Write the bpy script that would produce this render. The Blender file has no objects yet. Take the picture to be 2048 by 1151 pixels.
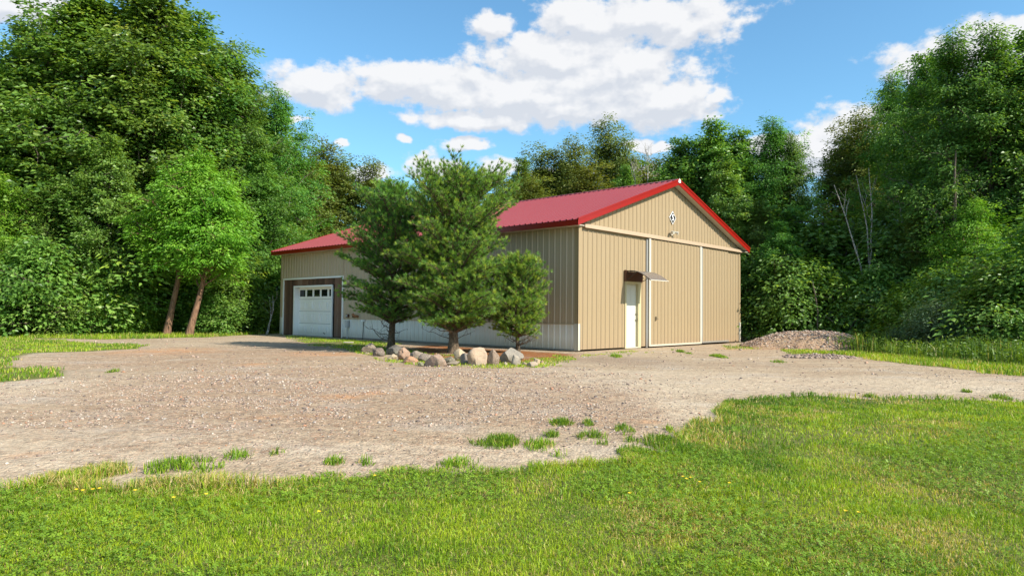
import bpy, bmesh, math, random
import numpy as np
from mathutils import Vector, Matrix, noise as mnoise

# ------------------------------------------------------------------ camera, sky, sun, exposure
SC = bpy.context.scene
COL = SC.collection
PITCH, ROLL, FPX, YAW, CX, CY, CAMH = 0.0355, 0.0097, 1373.5, 0.8204, 1.9416, 20.1492, 1.1165
cam_d = bpy.data.cameras.new('camera'); cam = bpy.data.objects.new('camera', cam_d); COL.objects.link(cam)
cam_d.sensor_width = 36; cam_d.lens = FPX / 2048 * 36; cam_d.clip_start = 0.1; cam_d.clip_end = 3000
cam.matrix_world = Matrix.Translation((0, 0, CAMH)) @ Matrix.Rotation(math.pi / 2 + PITCH, 4, 'X') @ Matrix.Rotation(ROLL, 4, 'Z')
SC.camera = cam
SUN_EL, SUN_AZ = 36.0, -32.0          # azimuth measured in the xy plane from +x
SUN_DIR = Vector((math.cos(math.radians(SUN_AZ)) * math.cos(math.radians(SUN_EL)),
                  math.sin(math.radians(SUN_AZ)) * math.cos(math.radians(SUN_EL)), math.sin(math.radians(SUN_EL))))
sd = bpy.data.lights.new('sun', 'SUN'); sd.energy = 4.6; sd.angle = math.radians(0.5); sd.color = (1.0, 0.93, 0.82)
so = bpy.data.objects.new('sun', sd); COL.objects.link(so); so.rotation_euler = SUN_DIR.to_track_quat('Z', 'Y').to_euler()
so.location = (20, -15, 30)
SC.view_settings.view_transform = 'Standard'; SC.view_settings.look = 'None'
SC.view_settings.exposure = 0.85; SC.view_settings.gamma = 1.0; SC.view_settings.use_curve_mapping = False
SKY_STRENGTH = 0.10

# ---- measured photo point -> direction / ground point in the place
def ray(px, py):
    dx, dy = px - 1024, py - 575.5
    c, s = math.cos(ROLL), math.sin(ROLL)
    x = (c * dx + s * dy) / FPX; y = (-s * dx + c * dy) / FPX
    return x, math.cos(PITCH) + y * math.sin(PITCH), math.sin(PITCH) - y * math.cos(PITCH)
def ground(px, py, z=0.0):
    x, y, w = ray(px, py); t = (z - CAMH) / w
    return x * t, y * t
def at(px, py, Y):
    x, y, w = ray(px, py); t = Y / y
    return x * t, Y, CAMH + w * t
def azel(px, py):
    x, y, w = ray(px, py)
    return math.atan2(x, y), math.atan2(w, math.hypot(x, y))

world = bpy.data.worlds.new('World'); SC.world = world; world.use_nodes = True
def build_world():
    nt = world.node_tree; N, L = nt.nodes, nt.links; N.clear()
    def math_(t, op, a, b=None, c=None):
        n = t.nodes.new('ShaderNodeMath'); n.operation = op
        for i, v in enumerate((a, b, c)):
            if v is None: continue
            if isinstance(v, (int, float)): n.inputs[i].default_value = v
            else: t.links.new(v, n.inputs[i])
        return n.outputs[0]
    # cloud field group: input (azimuth, elevation), output density
    g = bpy.data.node_groups.new('cloud_field', 'ShaderNodeTree')
    g.interface.new_socket('P', in_out='INPUT', socket_type='NodeSocketVector')
    g.interface.new_socket('D', in_out='OUTPUT', socket_type='NodeSocketFloat'); g.interface.new_socket('S', in_out='OUTPUT', socket_type='NodeSocketFloat')
    gi = g.nodes.new('NodeGroupInput'); go = g.nodes.new('NodeGroupOutput')
    P = gi.outputs[0]
    def noise_(vec, scale, detail, sc3=(1, 1, 1), rough=.55, off=0):
        mp = g.nodes.new('ShaderNodeMapping'); mp.inputs['Scale'].default_value = sc3; mp.inputs['Location'].default_value = (off, off * .7, 0)
        g.links.new(vec, mp.inputs[0])
        n = g.nodes.new('ShaderNodeTexNoise'); n.noise_dimensions = '2D'
        n.inputs['Scale'].default_value = scale; n.inputs['Detail'].default_value = detail; n.inputs['Roughness'].default_value = rough
        g.links.new(mp.outputs[0], n.inputs['Vector']); return n
    w = noise_(P, 13, 3, (1, 1.6, 1))
    sub = g.nodes.new('ShaderNodeVectorMath'); sub.operation = 'SUBTRACT'; g.links.new(w.outputs['Color'], sub.inputs[0]); sub.inputs[1].default_value = (.5, .5, .5)
    scl = g.nodes.new('ShaderNodeVectorMath'); scl.operation = 'MULTIPLY'; g.links.new(sub.outputs[0], scl.inputs[0]); scl.inputs[1].default_value = (.062, .036, 0)
    add = g.nodes.new('ShaderNodeVectorMath'); add.operation = 'ADD'; g.links.new(P, add.inputs[0]); g.links.new(scl.outputs[0], add.inputs[1])
    PW = add.outputs[0]
    ell = [(1290, 38, 235, 60), (1150, 40, 110, 50), (985, 52, 60, 30), (1120, 112, 230, 52), (640, 172, 125, 46), (850, 165, 210, 50),
           (1060, 190, 320, 58), (1270, 140, 130, 62), (1310, 205, 160, 62), (960, 240, 170, 30), (1170, 160, 280, 85), (1440, 190, 40, 20),
           (1130, 222, 240, 38), (1400, 60, 110, 34),
           (942, 291, 72, 15), (862, 328, 58, 27), (997, 336, 52, 24), (720, 346, 90, 22), (1690, 262, 105, 52), (1640, 310, 130, 50),
           (1545, 285, 80, 26), (1980, 92, 190, 50), (2100, 130, 160, 70), (40, 14, 110, 38), (808, 289, 28, 9), (690, 285, 24, 9), (1300, 290, 60, 14),
           (1215, 345, 200, 20), (600, 240, 30, 8)]
    cur = None
    for (px, py, rx, ry) in ell:
        a, e = azel(px, py); k = .98
        s1 = g.nodes.new('ShaderNodeVectorMath'); s1.operation = 'SUBTRACT'; g.links.new(PW, s1.inputs[0]); s1.inputs[1].default_value = (a, e, 0)
        s2 = g.nodes.new('ShaderNodeVectorMath'); s2.operation = 'MULTIPLY'; g.links.new(s1.outputs[0], s2.inputs[0])
        s2.inputs[1].default_value = (FPX / rx / k, FPX / ry / k, 0)
        s3 = g.nodes.new('ShaderNodeVectorMath'); s3.operation = 'LENGTH'; g.links.new(s2.outputs[0], s3.inputs[0])
        m = math_(g, 'SUBTRACT', 1.0, s3.outputs['Value'])
        cur = m if cur is None else math_(g, 'SMOOTH_MAX', cur, m, .12)
    # further clouds of the same kind all round the sky, outside the measured part
    sp = g.nodes.new('ShaderNodeSeparateXYZ'); g.links.new(P, sp.inputs[0])
    aa = math_(g, 'ABSOLUTE', sp.outputs[0])
    out1 = math_(g, 'MULTIPLY', math_(g, 'SUBTRACT', aa, .78), 8)
    out2 = math_(g, 'MULTIPLY', math_(g, 'SUBTRACT', sp.outputs[1], .50), 8)
    outm = g.nodes.new('ShaderNodeClamp'); g.links.new(math_(g, 'MAXIMUM', out1, out2), outm.inputs[0])
    gn = noise_(PW, 2.6, 3, (1, 2.2, 1), off=3.3)
    gen = math_(g, 'SUBTRACT', math_(g, 'MULTIPLY', math_(g, 'SUBTRACT', gn.outputs[0], .55), 5), math_(g, 'MULTIPLY', math_(g, 'SUBTRACT', 1.0, outm.outputs[0]), 4))
    cur = math_(g, 'MAXIMUM', cur, gen)
    f1 = noise_(P, 24, 8, (1, 1.5, 1), .62, 7)
    dens = math_(g, 'ADD', math_(g, 'MULTIPLY', cur, 1.5), math_(g, 'MULTIPLY', math_(g, 'SUBTRACT', f1.outputs[0], .52), 1.75))
    g.links.new(dens, go.inputs[0])
    f2 = noise_(P, 24, 3, (1, 1.5, 1), .5, 7)
    g.links.new(math_(g, 'ADD', math_(g, 'MULTIPLY', cur, 1.2), math_(g, 'MULTIPLY', f2.outputs[0], 1.5)), go.inputs[1])
    tc = N.new('ShaderNodeTexCoord'); sx = N.new('ShaderNodeSeparateXYZ'); L.new(tc.outputs['Generated'], sx.inputs[0])
    az = math_(nt, 'ARCTAN2', sx.outputs[0], sx.outputs[1]); el = math_(nt, 'ARCSINE', sx.outputs[2])
    cb = N.new('ShaderNodeCombineXYZ'); L.new(az, cb.inputs[0]); L.new(el, cb.inputs[1])
    def fld(off):
        v = N.new('ShaderNodeVectorMath'); v.operation = 'ADD'; L.new(cb.outputs[0], v.inputs[0]); v.inputs[1].default_value = off
        gg = N.new('ShaderNodeGroup'); gg.node_tree = g; L.new(v.outputs[0], gg.inputs[0]); return gg.outputs
    (d0, s0), (d1, s1) = fld((0, 0, 0)), fld((.007, .016, 0))
    mr = N.new('ShaderNodeMapRange'); mr.interpolation_type = 'SMOOTHSTEP'; L.new(d0, mr.inputs[0]); mr.inputs[1].default_value = -.05; mr.inputs[2].default_value = .55
    hz = N.new('ShaderNodeMapRange'); L.new(el, hz.inputs[0]); hz.inputs[1].default_value = 0.0; hz.inputs[2].default_value = .1
    alpha = math_(nt, 'MULTIPLY', math_(nt, 'MULTIPLY', mr.outputs[0], hz.outputs[0]), .96)
    diff = math_(nt, 'ADD', math_(nt, 'MULTIPLY', math_(nt, 'SUBTRACT', s0, s1), 1.0), math_(nt, 'MULTIPLY', math_(nt, 'SUBTRACT', d0, d1), .28))
    lit = N.new('ShaderNodeClamp'); L.new(math_(nt, 'ADD', math_(nt, 'MULTIPLY', diff, 1.0), .62), lit.inputs[0])
    thin = N.new('ShaderNodeMapRange'); L.new(d0, thin.inputs[0]); thin.inputs[1].default_value = 0.; thin.inputs[2].default_value = 1.5; thin.inputs[3].default_value = 1.0; thin.inputs[4].default_value = .80
    litv = math_(nt, 'MAXIMUM', lit.outputs[0], math_(nt, 'MULTIPLY', thin.outputs[0], .25))
    cc = N.new('ShaderNodeMix'); cc.data_type = 'RGBA'; L.new(litv, cc.inputs[0])
    K = 1.0 / SKY_STRENGTH
    cc.inputs[6].default_value = (.36 * K, .385 * K, .43 * K, 1); cc.inputs[7].default_value = (.53 * K, .53 * K, .535 * K, 1)
    sky = N.new('ShaderNodeTexSky'); sky.sky_type = 'NISHITA'; sky.sun_disc = False
    sky.sun_elevation = math.radians(SUN_EL); sky.sun_rotation = math.radians(90 - SUN_AZ)
    sky.air_density = 1.0; sky.dust_density = .6; sky.ozone_density = 2.0
    hs = N.new('ShaderNodeHueSaturation'); L.new(sky.outputs[0], hs.inputs['Color']); hs.inputs['Saturation'].default_value = 1.0; hs.inputs['Value'].default_value = 1.0
    mx = N.new('ShaderNodeMix'); mx.data_type = 'RGBA'; L.new(alpha, mx.inputs[0])
    tn = N.new('ShaderNodeMix'); tn.data_type = 'RGBA'; tn.blend_type = 'MULTIPLY'; tn.inputs[0].default_value = 1; L.new(hs.outputs[0], tn.inputs[6]); tn.inputs[7].default_value = (.82, 1.20, 1.26, 1); L.new(tn.outputs[2], mx.inputs[6]); L.new(cc.outputs[2], mx.inputs[7])
    bg = N.new('ShaderNodeBackground'); bg.inputs['Strength'].default_value = SKY_STRENGTH; L.new(mx.outputs[2], bg.inputs[0])
    o = N.new('ShaderNodeOutputWorld'); L.new(bg.outputs[0], o.inputs[0])
    try:
        world.cycles.sampling_method = 'MANUAL'; world.cycles.sample_map_resolution = 512
    except Exception: pass
build_world()
SC.cycles.max_bounces = 8; SC.cycles.transparent_max_bounces = 8
SC.cycles.diffuse_bounces = 4; SC.cycles.transmission_bounces = 4; SC.cycles.glossy_bounces = 3

R = np.random.default_rng(11)

# ------------------------------------------------------------------ helpers
def tag(o, label=None, cat=None, group=None, kind=None, category=None):
    cat = cat or category
    if label: o['label'] = label
    if cat: o['category'] = cat
    if group: o['group'] = group
    if kind: o['kind'] = kind
    return o
def empty(name, loc=(0, 0, 0), rz=0, **k):
    o = bpy.data.objects.new(name, None); COL.objects.link(o); o.location = loc; o.rotation_euler = (0, 0, rz); o.empty_display_size = .2
    return tag(o, **k)
def np_mesh(name, V, F, mat=None, tint=None, smooth=False, extra=None):
    V = np.asarray(V, np.float32); F = np.asarray(F, np.int32); k = F.shape[1]
    me = bpy.data.meshes.new(name); me.vertices.add(len(V)); me.vertices.foreach_set('co', V.ravel())
    me.loops.add(F.size); me.loops.foreach_set('vertex_index', F.ravel())
    me.polygons.add(len(F)); me.polygons.foreach_set('loop_start', np.arange(0, F.size, k, dtype=np.int32))
    me.update(calc_edges=True)
    if smooth: me.polygons.foreach_set('use_smooth', np.ones(len(F), bool))
    if tint is not None:
        a = me.attributes.new('tint', 'FLOAT', 'POINT'); a.data.foreach_set('value', np.asarray(tint, np.float32))
    for n_, arr in (extra or {}).items():
        a = me.attributes.new(n_, 'FLOAT', 'POINT'); a.data.foreach_set('value', np.asarray(arr, np.float32))
    if mat: me.materials.append(mat)
    return me
def link(name, me, parent=None, loc=(0, 0, 0), rot=(0, 0, 0), scale=None, **k):
    o = bpy.data.objects.new(name, me); COL.objects.link(o); o.location = loc; o.rotation_euler = rot
    if scale: o.scale = scale
    if parent: o.parent = parent
    return tag(o, **k)
class MB:
    """collects boxes, prisms and tubes into one mesh"""
    def __init__(s): s.v = []; s.f = []
    def add(s, v, f):
        b = len(s.v); s.v += [tuple(q) for q in v]; s.f += [tuple(i + b for i in q) for q in f]; return s
    def box(s, x0, x1, y0, y1, z0, z1):
        return s.add([(x0, y0, z0), (x1, y0, z0), (x1, y1, z0), (x0, y1, z0), (x0, y0, z1), (x1, y0, z1), (x1, y1, z1), (x0, y1, z1)],
                     [(0, 3, 2, 1), (4, 5, 6, 7), (0, 1, 5, 4), (1, 2, 6, 5), (2, 3, 7, 6), (3, 0, 4, 7)])
    def hexa(s, p):      # 8 points bottom 4 (ccw from above), top 4
        return s.add(p, [(0, 3, 2, 1), (4, 5, 6, 7), (0, 1, 5, 4), (1, 2, 6, 5), (2, 3, 7, 6), (3, 0, 4, 7)])
    def tube(s, pts, rad, n=8, cap=True):
        pts = [Vector(p) for p in pts]; rad = rad if hasattr(rad, '__len__') else [rad] * len(pts)
        vs = []; 
        for i, p in enumerate(pts):
            d = (pts[min(i + 1, len(pts) - 1)] - pts[max(i - 1, 0)]).normalized()
            a = d.cross(Vector((0, 0, 1)) if abs(d.z) < .9 else Vector((1, 0, 0))).normalized(); b = d.cross(a)
            for k in range(n):
                t = 2 * math.pi * k / n; vs.append(p + (a * math.cos(t) + b * math.sin(t)) * rad[i])
        fs = [(i * n + k, i * n + (k + 1) % n, (i + 1) * n + (k + 1) % n, (i + 1) * n + k) for i in range(len(pts) - 1) for k in range(n)]
        if cap: fs += [tuple(range(n))[::-1], tuple(range((len(pts) - 1) * n, len(pts) * n))]
        return s.add(vs, fs)
    def mesh(s, name, mat, bevel=0, smooth=False):
        me = bpy.data.meshes.new(name); me.from_pydata(s.v, [], s.f); me.update()
        bm = bmesh.new(); bm.from_mesh(me)
        if bevel: bmesh.ops.bevel(bm, geom=bm.edges[:], offset=bevel, segments=1, affect='EDGES')
        bmesh.ops.recalc_face_normals(bm, faces=bm.faces[:]); bm.to_mesh(me); bm.free()
        if smooth:
            for p in me.polygons: p.use_smooth = True
        me.materials.append(mat); return me
    def build(s, name, mat, parent=None, bevel=0, smooth=False, loc=(0, 0, 0), rot=(0, 0, 0), **k):
        return link(name, s.mesh(name, mat, bevel, smooth), parent, loc, rot, **k)
def vnoise(x, y, seed=0):
    xi = np.floor(x).astype(np.int64); yi = np.floor(y).astype(np.int64); xf = x - xi; yf = y - yi
    def h(a, b):
        n = (a * 374761393 + b * 668265263 + seed * 2246822519) & 0xffffffff
        n = ((n ^ (n >> 13)) * 1274126177) & 0xffffffff
        return ((n ^ (n >> 16)) & 0xffff) / 65535.0
    u = xf * xf * (3 - 2 * xf); v = yf * yf * (3 - 2 * yf)
    return (h(xi, yi) * (1 - u) + h(xi + 1, yi) * u) * (1 - v) + (h(xi, yi + 1) * (1 - u) + h(xi + 1, yi + 1) * u) * v
def fbm(x, y, seed=0, oct=4):
    s = 0; a = .5; t = 0
    for o in range(oct):
        s = s + a * vnoise(x * 2 ** o, y * 2 ** o, seed + o * 17); t += a; a *= .5
    return s / t
def inpoly(x, y, poly):
    poly = np.asarray(poly); r = np.zeros(x.shape, bool); n = len(poly)
    for i in range(n):
        x0, y0 = poly[i]; x1, y1 = poly[(i + 1) % n]
        if y0 == y1: continue
        c = ((y0 > y) != (y1 > y)) & (x < (x1 - x0) * (y - y0) / (y1 - y0) + x0)
        r ^= c
    return r

# ------------------------------------------------------------------ materials
def new_mat(name):
    m = bpy.data.materials.new(name); m.use_nodes = True; nt = m.node_tree; nt.nodes.clear()
    o = nt.nodes.new('ShaderNodeOutputMaterial'); p = nt.nodes.new('ShaderNodeBsdfPrincipled'); nt.links.new(p.outputs[0], o.inputs[0])
    return m, nt, p, o
def N_(nt, t, **k):
    n = nt.nodes.new(t)
    for a, b in k.items(): setattr(n, a, b)
    return n
def ramp(nt, fac, stops, interp='LINEAR'):
    n = nt.nodes.new('ShaderNodeValToRGB'); cr = n.color_ramp; cr.interpolation = interp
    while len(cr.elements) < len(stops): cr.elements.new(.5)
    for e, (p, c) in zip(cr.elements, stops): e.position = p; e.color = (*c, 1)
    if fac is not None: nt.links.new(fac, n.inputs[0])
    return n.outputs[0]
def noise_tex(nt, scale, detail=4, rough=.55, vec=None, sc3=None, coord='Object'):
    if vec is None:
        tc = nt.nodes.new('ShaderNodeTexCoord'); vec = tc.outputs[coord]
    if sc3:
        mp = nt.nodes.new('ShaderNodeMapping'); mp.inputs['Scale'].default_value = sc3; nt.links.new(vec, mp.inputs[0]); vec = mp.outputs[0]
    n = nt.nodes.new('ShaderNodeTexNoise'); n.inputs['Scale'].default_value = scale; n.inputs['Detail'].default_value = detail; n.inputs['Roughness'].default_value = rough
    nt.links.new(vec, n.inputs['Vector']); return n.outputs[0]
def mixc(nt, fac, a, b, mode='MIX'):
    n = nt.nodes.new('ShaderNodeMix'); n.data_type = 'RGBA'; n.blend_type = mode
    for i, v in ((0, fac), (6, a), (7, b)):
        if isinstance(v, (int, float)): n.inputs[i].default_value = v
        elif isinstance(v, tuple): n.inputs[i].default_value = (*v, 1)
        else: nt.links.new(v, n.inputs[i])
    return n.outputs[2]
def mth(nt, op, a, b=None, clamp=False):
    n = nt.nodes.new('ShaderNodeMath'); n.operation = op; n.use_clamp = clamp
    for i, v in enumerate((a, b)):
        if v is None: continue
        if isinstance(v, (int, float)): n.inputs[i].default_value = v
        else: nt.links.new(v, n.inputs[i])
    return n.outputs[0]
def bump(nt, p, h, strength=.3, dist=.02):
    b = nt.nodes.new('ShaderNodeBump'); b.inputs['Strength'].default_value = strength; b.inputs['Distance'].default_value = dist
    nt.links.new(h, b.inputs['Height']); nt.links.new(b.outputs[0], p.inputs['Normal'])
def coat_metal(name, col, rough=.35, var=.06, dirt=None, spec=.5, streak=True, bmp=.12):
    """painted sheet metal with faint mottling, drip streaks and dust near the ground"""
    m, nt, p, o = new_mat(name)
    n1 = noise_tex(nt, 1.3, 5); n2 = noise_tex(nt, 1.0, 4, .6, sc3=(14, 14, .5))
    c = mixc(nt, mth(nt, 'MULTIPLY', n1, var * 4), tuple(x * (1 - var) for x in col), tuple(min(1, x * (1 + var)) for x in col))
    if streak: c = mixc(nt, mth(nt, 'MULTIPLY', mth(nt, 'SUBTRACT', n2, .5, True), .8), c, tuple(x * .72 for x in col))
    if dirt:
        ge = nt.nodes.new('ShaderNodeNewGeometry'); s = nt.nodes.new('ShaderNodeSeparateXYZ'); nt.links.new(ge.outputs['Position'], s.inputs[0])
        mr = nt.nodes.new('ShaderNodeMapRange'); nt.links.new(mth(nt, 'ADD', s.outputs[2], mth(nt, 'MULTIPLY', n2, -.35)), mr.inputs[0]); mr.inputs[1].default_value = .22; mr.inputs[2].default_value = -.1
        c = mixc(nt, mth(nt, 'MULTIPLY', mr.outputs[0], .55), c, dirt)
    nt.links.new(c, p.inputs['Base Color']); p.inputs['Roughness'].default_value = rough; p.inputs['Specular IOR Level'].default_value = spec
    h = noise_tex(nt, 3.2, 2, .5, sc3=(1, 1, .6)); bump(nt, p, h, bmp, .02) if bmp else None
    return m
M = {}
M['tan'] = coat_metal('tan_siding_paint', (.325, .242, .14), .42, .08, (.30, .21, .13))
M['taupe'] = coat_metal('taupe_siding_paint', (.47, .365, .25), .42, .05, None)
M['wain'] = coat_metal('ivory_wainscot_paint', (.72, .70, .655), .4, .05, (.40, .33, .24))
M['roof'] = coat_metal('red_roof_paint', (.20, .022, .026), .30, .10, None, .5, False, 0)
M['redtrim'] = coat_metal('red_trim_paint', (.26, .008, .004), .32, .04, None, .5, False)
M['tantrim'] = coat_metal('tan_trim_paint', (.44, .33, .225), .4, .03)
M['soffit'] = coat_metal('soffit_paint', (.50, .46, .38), .5, .03, None, .3)
M['cream'] = coat_metal('cream_trim_paint', (.52, .49, .41), .45, .04, (.45, .38, .28))
M['white'] = coat_metal('white_paint', (.86, .86, .85), .45, .03, (.5, .45, .38))
M['greytrim'] = coat_metal('galvanised_grey', (.27, .27, .26), .4, .08, (.2, .17, .13))
M['door'] = coat_metal('off_white_door_paint', (.56, .55, .48), .4, .03, None)
M['doorframe'] = coat_metal('pale_yellow_frame_paint', (.50, .44, .26), .45, .04, (.45, .38, .25))
M['black'] = coat_metal('black_paint', (.012, .012, .012), .4, .02, None)
M['brown'] = coat_metal('dark_brown_metal', (.09, .035, .02), .4, .1, None)
M['rust'] = coat_metal('rusty_brown', (.30, .13, .05), .7, .2, None)
M['utility'] = coat_metal('utility_grey', (.45, .46, .47), .5, .05, None)
M['dark'] = coat_metal('dark_interior', (.01, .01, .01), .9, .02, None, .1)
def mk(name, rough, col, metal=0, trans=0, alpha=1):
    m, nt, p, o = new_mat(name); p.inputs['Base Color'].default_value = (*col, 1); p.inputs['Roughness'].default_value = rough
    p.inputs['Metallic'].default_value = metal; p.inputs['Transmission Weight'].default_value = trans; p.inputs['Alpha'].default_value = alpha
    return m
M['glass'] = mk('dark_window_glass', .06, (.012, .014, .014))
M['poly'] = mk('smoked_polycarbonate', .25, (.17, .14, .12), alpha=.8)
M['brass'] = mk('worn_nickel', .3, (.45, .42, .36), 1)
m, nt, p, o = new_mat('weathered_barn_wood'); M['wood'] = m
oi = nt.nodes.new('ShaderNodeObjectInfo')
g1 = noise_tex(nt, 3, 6, .65, sc3=(16, 16, .8)); g2 = noise_tex(nt, 1.5, 3)
fac = mth(nt, 'ADD', mth(nt, 'MULTIPLY', g1, .65), mth(nt, 'MULTIPLY', oi.outputs['Random'], .42))
nt.links.new(ramp(nt, fac, [(.22, (.035, .018, .012)), (.45, (.10, .05, .032)), (.65, (.16, .085, .055)), (.85, (.24, .18, .14))]), p.inputs['Base Color'])
p.inputs['Roughness'].default_value = .8; bump(nt, p, g1, .5, .01)

def leaf_mat(name, stops, trans=.38, rough=.45, hue=.02, spec=.35):
    m, nt, p, o = new_mat(name)
    at_ = nt.nodes.new('ShaderNodeAttribute'); at_.attribute_name = 'tint'
    c = ramp(nt, at_.outputs['Fac'], stops)
    oi = nt.nodes.new('ShaderNodeObjectInfo')
    hs = nt.nodes.new('ShaderNodeHueSaturation')
    nt.links.new(mth(nt, 'ADD', .5 - hue, mth(nt, 'MULTIPLY', oi.outputs['Random'], 2 * hue)), hs.inputs['Hue'])
    nt.links.new(mth(nt, 'ADD', .85, mth(nt, 'MULTIPLY', oi.outputs['Random'], .3)), hs.inputs['Value'])
    nt.links.new(c, hs.inputs['Color']); c = hs.outputs[0]
    nt.links.new(c, p.inputs['Base Color']); p.inputs['Roughness'].default_value = rough; p.inputs['Specular IOR Level'].default_value = spec
    t = nt.nodes.new('ShaderNodeBsdfTranslucent')
    t2 = mixc(nt, 1.0, c, (1.5, 1.35, .55), 'MULTIPLY'); nt.links.new(t2, t.inputs[0])
    mx = nt.nodes.new('ShaderNodeMixShader'); mx.inputs[0].default_value = trans
    nt.links.new(p.outputs[0], mx.inputs[1]); nt.links.new(t.outputs[0], mx.inputs[2]); nt.links.new(mx.outputs[0], o.inputs[0])
    return m
M['leafA'] = leaf_mat('broad_green_leaves', [(0, (.065, .13, .022)), (.45, (.145, .275, .045)), (.8, (.26, .40, .08)), (1, (.37, .47, .15))], .42, .38, .02, .5)
M['leafB'] = leaf_mat('bright_ash_leaves', [(0, (.08, .18, .010)), (.5, (.19, .34, .03)), (1, (.32, .47, .06))])
M['leafC'] = leaf_mat('olive_poplar_leaves', [(0, (.08, .125, .022)), (.5, (.17, .225, .045)), (1, (.28, .32, .09))])
M['leafD'] = leaf_mat('deep_green_leaves', [(0, (.055, .13, .024)), (.5, (.13, .27, .045)), (1, (.24, .39, .075))], .45)
M['leafS'] = leaf_mat('grey_green_willow_leaves', [(0, (.08, .13, .06)), (.5, (.14, .22, .11)), (1, (.24, .32, .18))])
M['needle'] = leaf_mat('pine_needles', [(0, (.055, .13, .04)), (.4, (.125, .275, .045)), (.75, (.27, .42, .06)), (1, (.40, .48, .075))], .34, .5, .012)
M['grass'] = leaf_mat('lawn_grass', [(0, (.07, .16, .010)), (.4, (.20, .33, .012)), (.78, (.37, .46, .02)), (.86, (.42, .33, .08)), (1, (.62, .48, .22))], .35, .5, .0)
M['weed'] = leaf_mat('tall_weeds', [(0, (.06, .13, .015)), (.5, (.13, .23, .025)), (.85, (.21, .29, .04)), (1, (.40, .34, .14))], .35, .5, .0)
M['clover'] = leaf_mat('clover_leaves', [(0, (.13, .25, .015)), (1, (.26, .40, .03))], .3, .5, .0)
m, nt, p, o = new_mat('dandelion_petals'); M['yellow'] = m; p.inputs['Base Color'].default_value = (.85, .6, .02, 1); p.inputs['Roughness'].default_value = .7
def bark_mat(name, c0, c1, sc=(8, 8, 1.5), scale=2.0):
    m, nt, p, o = new_mat(name); n = noise_tex(nt, scale, 7, .65, sc3=sc)
    nt.links.new(ramp(nt, n, [(.35, c0), (.65, c1)]), p.inputs['Base Color']); p.inputs['Roughness'].default_value = .9; bump(nt, p, n, .9, .04); return m
M['bark'] = bark_mat('grey_brown_bark', (.05, .038, .028), (.17, .13, .10))
M['redbark'] = bark_mat('reddish_brown_bark', (.09, .045, .025), (.30, .17, .10))
M['pinebark'] = bark_mat('pine_bark', (.05, .035, .02), (.17, .12, .075), (6, 6, 3), 4)
M['birch'] = bark_mat('white_birch_bark', (.12, .10, .09), (.62, .58, .52), (3, 3, 7), 2.5)
m, nt, p, o = new_mat('granite_boulder'); M['rock'] = m
oi = nt.nodes.new('ShaderNodeObjectInfo')
a1 = noise_tex(nt, 5, 6, .65); a2 = noise_tex(nt, 38, 4, .7); a3 = noise_tex(nt, 1.8, 4)
c = mixc(nt, a1, oi.outputs['Color'], (1.0, .93, .86), 'MULTIPLY')
c = mixc(nt, mth(nt, 'MULTIPLY', mth(nt, 'SUBTRACT', a1, .44, True), 3.2, True), c, mixc(nt, .6, oi.outputs['Color'], (.10, .085, .075)))
c = mixc(nt, mth(nt, 'MULTIPLY', mth(nt, 'SUBTRACT', a2, .52, True), 5, True), c, (.42, .34, .26))
c = mixc(nt, mth(nt, 'MULTIPLY', mth(nt, 'SUBTRACT', a3, .56, True), 3, True), c, (.14, .15, .09))
nt.links.new(c, p.inputs['Base Color']); p.inputs['Roughness'].default_value = .85
bump(nt, p, mth(nt, 'ADD', a1, mth(nt, 'MULTIPLY', a2, .3)), .7, .04)
m, nt, p, o = new_mat('loose_stones'); M['stone'] = m
at_ = nt.nodes.new('ShaderNodeAttribute'); at_.attribute_name = 'tint'
c = ramp(nt, at_.outputs['Fac'], [(0, (.10, .08, .07)), (.2, (.21, .15, .12)), (.5, (.32, .225, .17)), (.7, (.42, .34, .26)), (.85, (.32, .29, .26)), (.94, (.36, .16, .08)), (1, (.58, .50, .41))])
nt.links.new(c, p.inputs['Base Color']); p.inputs['Roughness'].default_value = .85

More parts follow.
